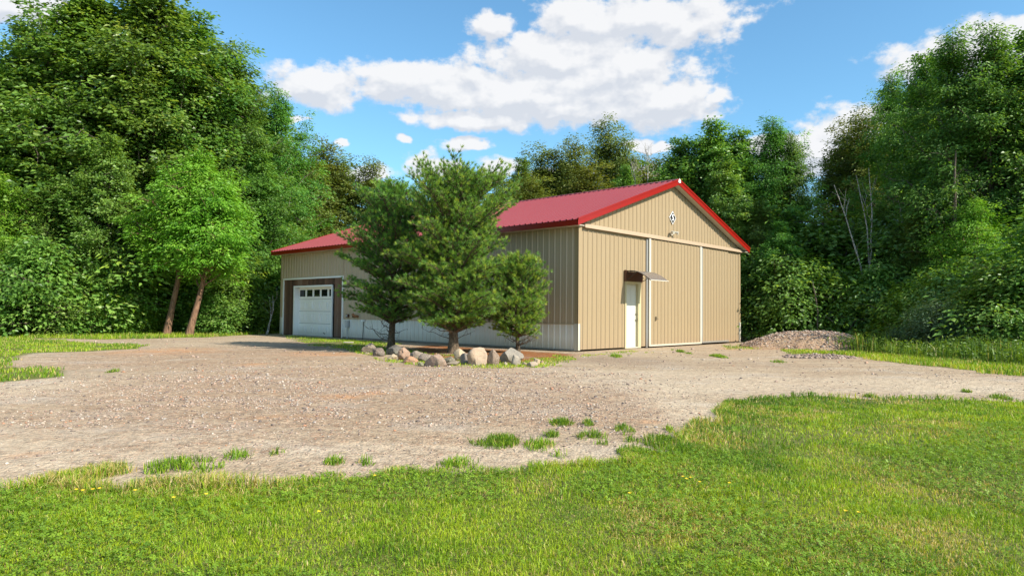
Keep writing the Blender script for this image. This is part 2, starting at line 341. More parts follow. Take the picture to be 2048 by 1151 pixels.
def ground_material():
    m, nt, p, o = new_mat('gravel_yard_surface')
    def A(n):
        a = nt.nodes.new('ShaderNodeAttribute'); a.attribute_name = n; return a.outputs['Fac']
    big = noise_tex(nt, .35, 5); mid = noise_tex(nt, 2.2, 6, .65); fine = noise_tex(nt, 28, 5, .7); streak = noise_tex(nt, 1.0, 5, .6, sc3=(.25, 1.6, 1))
    tc = nt.nodes.new('ShaderNodeTexCoord')
    def vor(s, rnd=1.0):
        v = nt.nodes.new('ShaderNodeTexVoronoi'); v.inputs['Scale'].default_value = s; v.inputs['Randomness'].default_value = rnd
        nt.links.new(tc.outputs['Object'], v.inputs['Vector']); return v
    v1, v2, v3 = vor(16), vor(38), vor(85)
    def cell(v, stops):
        s = nt.nodes.new('ShaderNodeSeparateColor'); nt.links.new(v.outputs['Color'], s.inputs[0]); return ramp(nt, s.outputs[0], stops)
    st = [(0, (.06, .045, .04)), (.25, (.18, .135, .105)), (.5, (.29, .215, .165)), (.7, (.38, .315, .25)), (.85, (.28, .26, .235)), (.93, (.34, .15, .08)), (1, (.62, .55, .45))]
    peb = mixc(nt, .5, cell(v1, st), cell(v2, st)); peb2 = mixc(nt, .5, cell(v3, st), cell(v2, st))
    base = ramp(nt, mth(nt, 'ADD', mth(nt, 'MULTIPLY', mid, .5), mth(nt, 'MULTIPLY', streak, .5)), [(.3, (.26, .215, .165)), (.5, (.345, .30, .24)), (.7, (.44, .40, .335))])
    dust = mixc(nt, mth(nt, 'MULTIPLY', mth(nt, 'SUBTRACT', fine, .4, True), 1.6), base, (.20, .155, .12))
    pale = mixc(nt, mth(nt, 'MULTIPLY', fine, .5), (.47, .43, .37), (.35, .30, .25))
    c = mixc(nt, mth(nt, 'MULTIPLY', mth(nt, 'ADD', mth(nt, 'MULTIPLY', A('pale'), 1.2), mth(nt, 'MULTIPLY', mth(nt, 'SUBTRACT', streak, .45), 1.8), True), .9), dust, pale)
    pf = mth(nt, 'MULTIPLY', mth(nt, 'ADD', mth(nt, 'MULTIPLY', A('pebble'), 1.15), mth(nt, 'MULTIPLY', mth(nt, 'SUBTRACT', mid, .55), 4.0), True), .8)
    c = mixc(nt, pf, c, peb)
    c = mixc(nt, mth(nt, 'ADD', .25, mth(nt, 'MULTIPLY', mth(nt, 'SUBTRACT', big, .35), 1.0), True), c, peb2)
    c = mixc(nt, mth(nt, 'MULTIPLY', mth(nt, 'ADD', A('dark'), mth(nt, 'MULTIPLY', mth(nt, 'SUBTRACT', mid, .5), 1.0), True), mth(nt, 'MULTIPLY', A('dark'), .8)), c, mixc(nt, .5, peb2, (.13, .115, .11)))
    rf = mth(nt, 'MULTIPLY', A('rusty'), mth(nt, 'MULTIPLY', mth(nt, 'SUBTRACT', mid, .3, True), 2.6, True))
    c = mixc(nt, mth(nt, 'MULTIPLY', rf, .6), c, mixc(nt, fine, (.36, .14, .05), (.50, .27, .12)))
    mulch = mixc(nt, mth(nt, 'MULTIPLY', fine, 1.2, True), (.07, .035, .02), (.30, .13, .05))
    c = mixc(nt, mth(nt, 'MULTIPLY', mth(nt, 'ADD', A('mulch'), mth(nt, 'SUBTRACT', mid, .5), True), A('mulch')), c, mulch)
    soil = mixc(nt, fine, (.07, .085, .02), (.19, .19, .05))
    lf = nt.nodes.new('ShaderNodeMapRange'); nt.links.new(mth(nt, 'ADD', A('lawn'), mth(nt, 'MULTIPLY', mth(nt, 'SUBTRACT', fine, .5), .8)), lf.inputs[0])
    lf.inputs[1].default_value = .35; lf.inputs[2].default_value = .65
    c = mixc(nt, 1.0, c, (1.26, 1.17, 1.0), 'MULTIPLY')
    c = mixc(nt, mth(nt, 'MULTIPLY', mth(nt, 'SUBTRACT', noise_tex(nt, .9, 5, .6, sc3=(.8, 1.1, 1)), .52, True), 2.6, True), c, mixc(nt, fine, (.50, .46, .40), (.34, .29, .235)))
    mot = noise_tex(nt, 9, 8, .78)
    c = mixc(nt, 1.0, c, ramp(nt, mot, [(.34, (.62, .58, .55)), (.5, (.98, .96, .94)), (.66, (1.22, 1.2, 1.16))]), 'MULTIPLY')
    c = mixc(nt, mth(nt, 'MULTIPLY', A('pebble'), .1), c, mixc(nt, 1.0, c, (1.06, .84, .72), 'MULTIPLY'))
    c = mixc(nt, lf.outputs[0], c, soil)
    nt.links.new(c, p.inputs['Base Color']); p.inputs['Roughness'].default_value = .95; p.inputs['Specular IOR Level'].default_value = .15
    h = mth(nt, 'ADD', mth(nt, 'MULTIPLY', v1.outputs['Distance'], -.35), mth(nt, 'ADD', mth(nt, 'MULTIPLY', v2.outputs['Distance'], -.35), mth(nt, 'ADD', mth(nt, 'MULTIPLY', fine, .5), mth(nt, 'MULTIPLY', mid, 1.5))))
    bump(nt, p, h, .75, .035)
    return m
M['ground'] = ground_material()

# ------------------------------------------------------------------ the ground
lawn_px = [(-900, 1400), (-900, 1000), (-300, 985), (0, 976), (60, 970), (105, 950), (160, 938), (210, 932), (246, 932), (235, 944), (190, 955), (170, 972), (240, 978), (262, 968),
           (300, 962), (430, 962), (436, 974), (500, 966), (560, 962), (600, 956), (660, 944), (700, 950), (740, 942), (780, 934), (820, 932), (900, 942), (960, 938),
           (1000, 938), (1051, 934), (1080, 920), (1153, 920), (1246, 916), (1240, 898), (1287, 896), (1350, 896), (1356, 866), (1372, 850), (1390, 838), (1450, 842),
           (1436, 820), (1450, 806), (1512, 794), (1563, 789), (1640, 787), (1742, 793), (1819, 791), (2048, 800), (2500, 812), (3300, 860), (3000, 1400)]
LAWN = [ground(*q) for q in lawn_px[1:-1]]
LAWN = [(-14, -9), (-14, LAWN[0][1])] + LAWN + [(30, LAWN[-1][1]), (30, -9)]
leftpatch_px = [(-900, 668), (0, 668), (70, 676), (180, 684), (292, 689), (262, 696), (150, 701), (62, 704), (22, 714), (18, 730), (60, 731), (128, 736), (122, 750), (60, 756), (0, 761), (-900, 790)]
LEFTP = [ground(*q) for q in leftpatch_px]
leftverge_px = [(-900, 664), (0, 668), (70, 675), (200, 677), (400, 673), (560, 666), (560, 650), (0, 648), (-900, 640)]
LEFTV = [ground(*q) for q in leftverge_px]
right_px = [(1640, 705), (1720, 712), (1800, 724), (1930, 737), (2048, 750), (2400, 790), (2400, 700), (2048, 712), (1800, 697), (1700, 694), (1560, 668), (1500, 664), (1482, 668)]
RIGHTV = [ground(*q) for q in right_px]
garage_px = [(560, 669), (700, 678), (790, 684), (800, 706), (740, 708), (690, 700), (640, 690), (580, 680)]
GARV = [ground(*q) for q in garage_px]
bed_px = [(815, 694), (860, 688), (1157, 706), (1148, 714), (1105, 722), (1000, 724), (900, 716), (830, 708)]
BED = [ground(*q) for q in bed_px]
tufts = [(990, 878, 45, 12), (1080, 886, 30, 10), (1123, 844, 22, 6), (1176, 845, 10, 4), (1251, 858, 18, 9), (1102, 866, 15, 4), (1163, 872, 10, 5), (1190, 868, 26, 8),
         (1205, 881, 18, 4), (1258, 876, 18, 6), (1317, 878, 32, 13), (1337, 856, 9, 5), (1005, 876, 20, 8), (1123, 903, 22, 7), (1266, 898, 30, 9), (1476, 804, 22, 6),
         (1742, 789, 10, 3), (2003, 793, 16, 4), (370, 932, 70, 15), (472, 912, 30, 8), (553, 906, 16, 5), (668, 922, 20, 4), (735, 920, 20, 6), (924, 927, 48, 13),
         (228, 741, 8, 4), (1363, 702, 8, 4), (1440, 712, 14, 3), (1230, 712, 12, 3), (1929, 779, 4, 2), (1558, 722, 12, 2)]
def ell_w(X, Y, px, py, rx, ry, soft=1.0):
    gx, gy = ground(px, py); sx = abs(ground(px + rx, py)[0] - gx); sy = (ground(px, py - ry)[1] - ground(px, py + ry)[1]) / 2
    d = np.hypot((X - gx) / sx, (Y - gy) / sy); return np.clip((1.25 - d) / soft, 0, 1)
def soft_poly(X, Y, poly, w=.25):
    # signed-distance based soft mask
    P = np.asarray(poly); ins = inpoly(X, Y, poly); dmin = np.full(X.shape, 1e9)
    for i in range(len(P)):
        a = P[i]; b = P[(i + 1) % len(P)]; ab = b - a; t = np.clip(((X - a[0]) * ab[0] + (Y - a[1]) * ab[1]) / (ab @ ab + 1e-9), 0, 1)
        dmin = np.minimum(dmin, np.hypot(X - a[0] - t * ab[0], Y - a[1] - t * ab[1]))
    return np.clip(.5 + np.where(ins, dmin, -dmin) / w, 0, 1)
def terrain_z(X, Y):
    z = (fbm(X * .35, Y * .35, 3) - .5) * .06 + (fbm(X * 2.0, Y * 2.0, 9) - .5) * .022
    u, v = (X - CX) * math.cos(YAW) + (Y - CY) * math.sin(YAW), -(X - CX) * math.sin(YAW) + (Y - CY) * math.cos(YAW)
    d = np.maximum(np.maximum(-u, u - 10.8), np.maximum(-v, v - 17.4))
    z = z * np.clip(d / 2.0, .25, 1) - .02
    return z
def lawn_mask(X, Y, w=.22):
    m = soft_poly(X, Y, LAWN, w)
    for q in tufts: m = np.maximum(m, ell_w(X, Y, *q, .9) * .55)
    return m
def axis(segs):
    out = [segs[0][0]]
    for (a, b, s) in segs: out += list(np.arange(a + s, b + s * .5, s))
    return np.array(out)
gx = axis([(-60, -24, 3), (-24, -10, .5), (-10, 12, .12), (12, 24, .5), (24, 60, 3)])
gy = axis([(-12, 2.0, 1), (2.0, 12, .10), (12, 26, .16), (26, 40, .5), (40, 90, 4)])
GX, GY = np.meshgrid(gx, gy); gz = terrain_z(GX, GY)
ny, nx = GX.shape; idx = np.arange(nx * ny).reshape(ny, nx)
F = np.stack([idx[:-1, :-1], idx[:-1, 1:], idx[1:, 1:], idx[1:, :-1]], -1).reshape(-1, 4)
X, Y = GX.ravel(), GY.ravel()
wl = lawn_mask(X, Y)
for P_ in (LEFTP, LEFTV, RIGHTV): wl = np.maximum(wl, soft_poly(X, Y, P_, .6))
wl = np.maximum(wl, soft_poly(X, Y, GARV, 1.0) * .62)
wl = np.maximum(wl, ((Y > 36) | (X < -24) | (X > 13 + 0 * Y)) * 1.0 * (Y > 10))
pz = np.maximum.reduce([ell_w(X, Y, 700, 770, 560, 62, .6), ell_w(X, Y, 1130, 800, 180, 45, .5), ell_w(X, Y, 420, 712, 330, 22, .6), ell_w(X, Y, 620, 830, 380, 32, .7) * .8])
pal = np.maximum.reduce([ell_w(X, Y, 1250, 760, 600, 24, .8), ell_w(X, Y, 150, 885, 520, 62, .8), ell_w(X, Y, 60, 775, 330, 26, .6), ell_w(X, Y, 800, 905, 500, 25, .8), ell_w(X, Y, 1900, 765, 340, 18, .8), ell_w(X, Y, 170, 718, 150, 9, .8) * .7, ell_w(X, Y, 1350, 815, 120, 30, .8)])
dk = np.maximum.reduce([ell_w(X, Y, 640, 687, 110, 11, .8), ell_w(X, Y, 1250, 720, 150, 12, .8) * .8, ell_w(X, Y, 1650, 716, 60, 5, .7) * .6, ell_w(X, Y, 1450, 725, 200, 10, .8) * .5])
ru = np.maximum.reduce([ell_w(X, Y, q[0], q[1], q[2], q[3], .8) for q in ((505, 728, 30, 4), (620, 827, 35, 5), (540, 830, 30, 5), (50, 907, 40, 9), (1300, 840, 30, 4), (750, 783, 40, 5), (690, 790, 60, 5), (330, 700, 120, 8), (650, 706, 100, 6), (1470, 696, 30, 2), (400, 950, 30, 5))])
mul = np.maximum(soft_poly(X, Y, BED, .7), 0)
gme = np_mesh('gravel_yard', np.stack([X, Y, gz.ravel()], 1), F, M['ground'], smooth=True,
              extra=dict(lawn=wl, pebble=pz, pale=pal, dark=dk, rusty=ru, mulch=mul))
link('gravel_yard', gme, kind='structure')
m, nt, p, o = new_mat('far_meadow'); M['far'] = m
nt.links.new(ramp(nt, noise_tex(nt, .3, 6), [(.3, (.05, .07, .02)), (.7, (.10, .13, .035))]), p.inputs['Base Color']); p.inputs['Roughness'].default_value = 1
far = MB(); far.add([(-1200, -1200, -.12), (1200, -1200, -.12), (1200, 1500, -.12), (-1200, 1500, -.12)], [(0, 1, 2, 3)])
far.build('ground', M['far'], kind='structure')
def zat(x, y): return float(terrain_z(np.array([x]), np.array([y]))[0])

# ------------------------------------------------------------------ grass, weeds, stones
def samp(x0, x1, y0, y1, dens):
    n = int((x1 - x0) * (y1 - y0) * dens); return R.uniform(x0, x1, n), R.uniform(y0, y1, n)
def blades(X, Y, Z, h, w, lean=.5, tint=None):
    n = len(X); th = R.uniform(0, 2 * np.pi, n); ph = R.uniform(0, 2 * np.pi, n)
    ld = np.stack([np.cos(ph), np.sin(ph)], 1) * (np.abs(R.normal(0, lean, n)) * h)[:, None]
    sx = np.cos(th) * w / 2; sy = np.sin(th) * w / 2
    V = np.empty((n, 5, 3), np.float32)
    V[:, 0] = np.stack([X - sx, Y - sy, Z], 1); V[:, 1] = np.stack([X + sx, Y + sy, Z], 1)
    mx, my, mz = X + ld[:, 0] * .35, Y + ld[:, 1] * .35, Z + h * .6
    V[:, 2] = np.stack([mx + sx * .8, my + sy * .8, mz], 1); V[:, 3] = np.stack([mx - sx * .8, my - sy * .8, mz], 1)
    hh = h * np.clip(1.05 - .35 * np.hypot(ld[:, 0], ld[:, 1]) / np.maximum(h, 1e-4), .45, 1)
    V[:, 4] = np.stack([X + ld[:, 0], Y + ld[:, 1], Z + hh], 1)
    b = (np.arange(n) * 5)[:, None]
    F = np.concatenate([b + [0, 1, 2], b + [0, 2, 3], b + [3, 2, 4]], 1).reshape(-1, 3)
    return V.reshape(-1, 3), F, np.repeat(tint, 5)
def in_view(X, Y, marg=.9):
    return np.abs(X) < (Y * .80 + marg)
def lawn_grass():
    Xs, Ys, Hs, Ws = [], [], [], []
    for (y0, y1, dens, hm, wm) in ((2.3, 4.2, 10500, .026, .0034), (4.2, 6.0, 5600, .030, .0044), (6.0, 9.0, 2500, .035, .0065), (9.0, 12.5, 1200, .04, .009)):
        x, y = samp(-y1 * .85 - .9, y1 * .85 + 1.2, y0, y1, dens); k = in_view(x, y); x, y = x[k], y[k]
        lm = soft_poly(x, y, LAWN, .30); pn = fbm(x * 5, y * 5, 21, 3)
        keep = (lm + (pn - .5) * .8) > .48
        keep &= R.random(len(x)) < np.clip(.55 + (fbm(x * 1.2, y * 1.2, 5) - .35) * 2.2, .42, 1)
        x, y, pn, lm = x[keep], y[keep], pn[keep], lm[keep]
        hh = hm * (.25 + 1.5 * fbm(x * 3.0, y * 3.0, 31) + .35 * R.random(len(x))) * np.where(lm < .95, 1.9, 1) * (1 + .8 * np.clip(1 - np.hypot((x + 2.2) / 1.6, (y - 4.1) / .7), 0, 1))
        Xs.append(x); Ys.append(y); Hs.append(hh); Ws.append(np.full(len(x), wm))
    x, y, h, w = map(np.concatenate, (Xs, Ys, Hs, Ws))
    n1 = fbm(x * .55, y * .55, 77); n2 = fbm(x * 3.1, y * 3.1, 78)
    t = .02 + 1.15 * (n1 - .22) + .8 * (n2 - .5) + R.normal(0, .19, len(x))
    dry = R.random(len(x)) < (.07 + .5 * np.clip((fbm(x * 1.1, y * 1.1, 99) - .52) * 5, 0, 1)); t = np.clip(t, 0, .78); t[dry] = R.uniform(.83, 1, dry.sum())
    V, F, T = blades(x, y, terrain_z(x, y) - .004, h, w * R.uniform(.7, 1.4, len(x)), .95, t)
    link('lawn_grass', np_mesh('lawn_grass', V, F, M['grass'], T), kind='stuff', label='mown green lawn grass in front of the gravel yard', category='grass')
    print('lawn blades', len(x))
lawn_grass()
def clover():
    x, y = samp(-6, 9, 2.4, 7.5, 1900); k = in_view(x, y) & inpoly(x, y, LAWN); x, y = x[k], y[k]
    k = (fbm(x * .9, y * .9, 55) + .12 * (x < 0) > .52) | (R.random(len(x)) < .05); x, y = x[k], y[k]; n = len(x)
    z = terrain_z(x, y) + R.uniform(.015, .045, n); Vs = []; Fs = []; base = 0; T = []
    r = R.uniform(.006, .011, n); a0 = R.uniform(0, 6.28, n); tl = R.normal(0, .35, (n, 2))
    V = np.empty((n, 3, 4, 3), np.float32)
    for j in range(3):
        a = a0 + j * 2.094
        for q, (rr, da) in enumerate(((.1, 0), (1.1, -.55), (1.7, 0), (1.1, .55))):
            dx = np.cos(a + da) * r * rr; dy = np.sin(a + da) * r * rr
            V[:, j, q] = np.stack([x + dx, y + dy, z + dx * tl[:, 0] + dy * tl[:, 1]], 1)
    b = (np.arange(n * 3) * 4)[:, None]; F = np.concatenate([b + [0, 1, 2], b + [0, 2, 3]], 1).reshape(-1, 3)
    link('clover', np_mesh('clover', V.reshape(-1, 3), F, M['clover'], np.repeat(R.random(n), 12)), kind='stuff', label='patches of small clover leaves among the lawn grass', category='clover')
    print('clover', n)
clover()
def tuft_thing(i, px, py, rx, ry, label):
    gx_, gy_ = ground(px, py); sx = abs(ground(px + rx, py)[0] - gx_); sy = (ground(px, py - ry)[1] - ground(px, py + ry)[1]) / 2
    n = int(np.clip(sx * sy * 3.14 * 4600, 160, 8000)); a = R.uniform(0, 6.28, n); r = np.sqrt(R.random(n)) * 1.1
    x = np.cos(a) * r * sx; y = np.sin(a) * r * sy; k = fbm((x + gx_) * 4, (y + gy_) * 4, 8) + R.normal(0, .06, n) > .33 + .15 * r + (.13 if gy_ > 10 else 0); x, y, r = x[k], y[k], r[k]
    h = np.clip(.04 + .04 * (1 - r) + .05 * fbm((x + gx_) * 3, (y + gy_) * 3, 18) * min(1, sx * 2) + R.normal(0, .015, len(x)), .02, .15); t = np.clip(.24 + R.normal(0, .16, len(x)), 0, .8)
    dry = R.random(len(x)) < .06; t[dry] = .95
    V, F, T = blades(x, y, terrain_z(x + gx_, y + gy_) - zat(gx_, gy_) - .004, h, np.full(len(x), .0052 + gy_ * .0003), .8, t)
    link('grass_tuft', np_mesh('grass_tuft', V, F, M['grass'], T), loc=(gx_, gy_, zat(gx_, gy_)), label=label, category='grass tuft', group='grass tufts growing in the gravel')
tl = ['large ragged grass tuft in gravel, left end of the tuft group before the lawn corner', 'grass tuft just right of the large ragged one, nearer the camera', 'low wide weedy tuft farthest back in the group left of the lawn corner',
      'tiny sprig beside the farthest low tuft', 'round bright tuft alone in pale gravel left of the lawn corner', 'thin sparse sprig between the far low tuft and the large ragged one', 'tiny tuft in the middle of the tuft group',
      'wide spreading tuft in the middle of the tuft group', 'low reddish weedy tuft just before the wide spreading one', 'flat small tuft between the round bright tuft and the lawn', 'dense bushy tuft touching the lawn corner',
      'small sprig just behind the dense bushy tuft at the lawn corner', 'short tuft overlapping the right side of the large ragged one', 'sparse tuft in gravel just behind the lawn edge, centre', 'low tuft joined to the lawn edge below the bushy tuft',
      'grass tuft at the far lawn edge where the lawn turns right', 'small clump on the far lawn edge, middle of the right half', 'dark clump at the far lawn edge near the right border of the photo',
      'long leaning grass strip lying in the gravel at lower left', 'smaller tuft at the right tip of the long grass strip at lower left', 'small lone sprig in gravel right of the long grass strip', 'thin flat sprig in gravel, left of centre by the lawn edge',
      'small green sprig in gravel, nearer the centre by the lawn edge', 'broad loose grass patch in gravel joining the lawn at centre', 'single small green weed in the gravel before the left grass patch', 'small weed in dark gravel before the sliding barn door',
      'sparse low weed in gravel before the right end of the barn front', 'sparse low weed in gravel before the white corner of the barn', 'tiny weed on the pale track at far right', 'tiny weed between the barn front and the gravel pile']
for i, (q, l) in enumerate(zip(tufts, tl)): tuft_thing(i, *q, l)
def mid_grass():
    Xs, Ys, Hs = [], [], []
    def region(poly, dens, h, thr=.42, sc=1.2, dens_noise=True):
        P = np.array(poly); x, y = samp(max(P[:, 0].min(), -32), min(P[:, 0].max(), 24), P[:, 1].min(), min(P[:, 1].max(), 40), dens)
        k = (soft_poly(x, y, poly, .8) + (fbm(x * 1.3, y * 1.3, 41) - .5) * 1.1 > .5) & in_view(x, y, 3); x, y = x[k], y[k]
        k = fbm(x * sc, y * sc, 12) > thr; x, y = x[k], y[k]
        Xs.append(x); Ys.append(y); Hs.append(np.full(len(x), h) * R.uniform(.5, 1.3, len(x)))
    region(LEFTP, 380, .075, .40, 1.6); region(LEFTV, 190, .16, .3); region(GARV, 420, .06, .47, 1.6)
    region([ground(*q) for q in ((700, 700), (760, 716), (860, 731), (1000, 735), (1110, 734), (1148, 714), (1120, 708), (1060, 716), (950, 712), (880, 706), (800, 696), (740, 690))], 650, .05, .46, 2.0)
    region([ground(*q) for q in ((1640, 706), (1720, 713), (1800, 725), (1930, 738), (2048, 751), (2400, 792), (2400, 760), (2048, 732), (1800, 712), (1720, 702))], 520, .11, .1)
    region([ground(*q) for q in ((1450, 688), (1530, 688), (1560, 696), (1450, 697))], 300, .07, .45, 2)
    region([ground(*q) for q in ((1560, 698), (1640, 700), (1680, 706), (1590, 709))], 500, .08, .3, 2)
    region([ground(*q) for q in ((1160, 707), (1260, 699), (1300, 697), (1300, 703), (1240, 710), (1160, 716))], 400, .04, .52, 2)
    x, y, h = map(np.concatenate, (Xs, Ys, Hs)); t = np.clip(.36 + (fbm(x, y, 4) - .5) * .9 + R.normal(0, .15, len(x)), 0, .8)
    dry = R.random(len(x)) < .16; t[dry] = .93
    V, F, T = blades(x, y, terrain_z(x, y) - .005, h, np.full(len(x), .014), .6, t)
    link('verge_grass', np_mesh('verge_grass', V, F, M['grass'], T), kind='stuff', label='patchy grass along the edges of the gravel yard and round the boulders', category='grass'); print('mid', len(x))
mid_grass()
def weeds():
    V_, F_, T_ = [], [], []; nb = 0
    for poly, dens, hm in (([ground(*q) for q in ((-700, 657), (0, 663), (200, 668), (480, 665), (552, 661))] + [(-10, 42), (-34, 42)], 60, .75),
                           ([ground(*q) for q in ((1690, 701), (1800, 712), (2048, 733), (2500, 766))] + [(24, 19), (24, 30), (10, 30)], 85, .62)):
        P = np.array(poly); x, y = samp(P[:, 0].min(), P[:, 0].max(), P[:, 1].min(), P[:, 1].max(), dens)
        k = soft_poly(x, y, poly, 1.0) + (fbm(x * .8, y * .8, 6) - .5) > .5; x, y = x[k], y[k]
        h = hm * (.35 + .9 * fbm(x * .7, y * .7, 61)) * R.uniform(.6, 1.2, len(x)); t = np.clip(.4 + (fbm(x * .8, y * .8, 14) - .5) + R.normal(0, .15, len(x)), 0, .85)
        t[R.random(len(x)) < .07] = .97
        V, F, T = blades(x, y, terrain_z(x, y) - .01, h, np.full(len(x), .028), .35, t)
        V_.append(V); F_.append(F + nb); T_.append(T); nb += len(V)
        k = R.random(len(x)) < .75; xx, yy, h_ = x[k], y[k], h[k]; n = len(xx) * 3
        c = np.stack([np.repeat(xx, 3) + R.normal(0, .1, n), np.repeat(yy, 3) + R.normal(0, .1, n), np.repeat(h_, 3) * R.uniform(.15, .95, n)], 1)
        Vl, Fl = leaves(c, unit(R.normal(0, 1, (n, 3)) * [1, 1, .4]), unit(R.normal(0, .6, (n, 3)) + [0, 0, 1]), R.uniform(.06, .13, n), R.uniform(.03, .06, n))
        V_.append(Vl); F_.append(Fl + nb); T_.append(np.repeat(np.clip(R.normal(.45, .2, n), 0, .85), 4)); nb += len(Vl)
    link('tall_weeds', np_mesh('tall_weeds', np.concatenate(V_), np.concatenate(F_), M['weed'], np.concatenate(T_)), kind='stuff', label='tall weeds and long grass along the foot of the woods', category='weeds'); print('weeds', nb)
def unit(v): return v / np.maximum(np.linalg.norm(v, axis=-1, keepdims=True), 1e-9)
def leaves(c, d, n, ln, wd, fold=.18):
    s = unit(np.cross(d, n)); nn = np.cross(s, d); L_ = ln[:, None]; W_ = wd[:, None]
    V = np.empty((len(c), 4, 3), np.float32)
    V[:, 0] = c; V[:, 1] = c + d * L_ * .45 + s * W_ * .5 + nn * W_ * fold; V[:, 2] = c + d * L_ - nn * L_ * .1; V[:, 3] = c + d * L_ * .45 - s * W_ * .5 + nn * W_ * fold
    b = (np.arange(len(c)) * 4)[:, None]
    return V.reshape(-1, 3), np.concatenate([b + [0, 1, 2], b + [0, 2, 3]], 1).reshape(-1, 3)
weeds()
ICO_V = None
def ico():
    bm = bmesh.new(); bmesh.ops.create_icosphere(bm, subdivisions=1, radius=1); v = np.array([q.co[:] for q in bm.verts]); f = np.array([[q.index for q in g.verts] for g in bm.faces]); bm.free(); return v, f
IV, IF = ico()
def stone_mesh(name, x, y, z, r, tint):
    n = len(x); A_ = IV[None] * R.uniform(.65, 1.25, (n, len(IV), 1)) * R.uniform(.7, 1.3, (n, 1, 3)) * np.array([1, 1, .62])
    th = R.uniform(0, 6.28, n); c, s = np.cos(th)[:, None], np.sin(th)[:, None]
    V = np.stack([A_[..., 0] * c - A_[..., 1] * s, A_[..., 0] * s + A_[..., 1] * c, A_[..., 2]], -1) * r[:, None, None] + np.stack([x, y, z], 1)[:, None]
    F = (IF[None] + (np.arange(n) * len(IV))[:, None, None]).reshape(-1, 3)
    return np_mesh(name, V.reshape(-1, 3), F, M['stone'], np.repeat(tint, len(IV)))
def gravel():
    Xs, Ys, Rs = [], [], []
    for (y0, y1, dens, rm) in ((3.4, 6.5, 500, .007), (6.5, 10, 560, .0095), (10, 15, 300, .0125), (15, 22, 60, .020), (22, 30, 12, .03)):
        x, y = samp(-y1 * .82, y1 * .82, y0, y1, dens); k = in_view(x, y, 1) & (lawn_mask(x, y) < .35) & ~inpoly(x, y, BED) & ~inpoly(x, y, LEFTP) & ~inpoly(x, y, LEFTV) & ~inpoly(x, y, RIGHTV)
        u, v = (x - CX) * math.cos(YAW) + (y - CY) * math.sin(YAW), -(x - CX) * math.sin(YAW) + (y - CY) * math.cos(YAW)
        k &= ~((u > -.1) & (v > -.1)); x, y = x[k], y[k]
        pzz = np.maximum.reduce([ell_w(x, y, 700, 770, 560, 62, .6), ell_w(x, y, 1130, 800, 180, 45, .5), ell_w(x, y, 620, 830, 380, 32, .7)])
        k = R.random(len(x)) < (.10 + .90 * pzz) * np.clip((fbm(x * 1.4, y * 2.4, 71) - .3) * 3, .05, 1); x, y = x[k], y[k]
        Xs.append(x); Ys.append(y); Rs.append(rm * np.clip(R.lognormal(-.15, .45, len(x)), .4, 2.4))
    x, y, r = map(np.concatenate, (Xs, Ys, Rs)); print('stones', len(x))
    link('loose_gravel', stone_mesh('loose_gravel', x, y, terrain_z(x, y) + r * .15, r, R.random(len(x))), kind='stuff', label='loose pinkish and grey stones scattered over the gravel yard', category='gravel')
gravel()
def pile(px, py, wpx, hgt, depth, label, dens, seed, tintc):
    cx_, cy_ = ground(px, py); wx = wpx / FPX * cy_
    n = 60; g = np.linspace(-1, 1, n); A_, B_ = np.meshgrid(g, g)
    rr = np.hypot(A_, B_); ang = np.arctan2(B_, A_)
    prof = np.clip(1 - rr / (1 + .22 * (fbm(np.cos(ang) * 1.5 + 5, np.sin(ang) * 1.5 + 5, seed) - .5) * 2), 0, 1)
    prof = prof * (2 - prof) * (.72 + .56 * fbm(A_ * 2 + 7, B_ * 2 + 7, seed + 5)); z = hgt * np.clip(prof, 0, 1.1) + (fbm(A_ * 14, B_ * 14, seed + 2) - .5) * .05 * (prof > .03) - .03
    X_, Y_ = A_ * wx, B_ * depth; idx = np.arange(n * n).reshape(n, n)
    F = np.stack([idx[:-1, :-1], idx[:-1, 1:], idx[1:, 1:], idx[1:, :-1]], -1).reshape(-1, 4)
    root = empty('gravel_pile', (cx_, cy_, 0), label=label, cat='gravel pile')
    zero = np.zeros(n * n)
    link('mound', np_mesh('mound', np.stack([X_.ravel(), Y_.ravel(), z.ravel()], 1), F, M['ground'], smooth=True, extra=dict(lawn=zero, pebble=zero + 1, pale=zero, dark=zero + tintc, rusty=zero + .25 * (tintc < .3), mulch=zero)), root)
    m_ = int(dens * wx * depth * 4); a = R.uniform(-1, 1, m_); b = R.uniform(-1, 1, m_)
    ia = ((a + 1) / 2 * (n - 1)).astype(int); ib = ((b + 1) / 2 * (n - 1)).astype(int); k = prof[ib, ia] > .05
    a, b, zz = a[k], b[k], z[ib, ia][k]
    link('stones', stone_mesh('stones', a * wx, b * depth, zz + .008, np.clip(R.lognormal(-3.6, .4, len(a)), .012, .07), np.clip(R.random(len(a)) * (1 - .3 * tintc), 0, 1)), root, kind='stuff')
pile(1618, 694, 128, .60, 1.9, 'large mound of brown gravel in front of the woods right of the barn', 380, 3, .15)
pile(1512, 680, 72, .42, 1.5, 'lower reddish dirt and gravel mound beside the right corner of the barn', 220, 8, .0)
pile(1640, 713, 75, .08, .6, 'low spill of dark grey gravel before the large brown mound', 500, 14, .9)

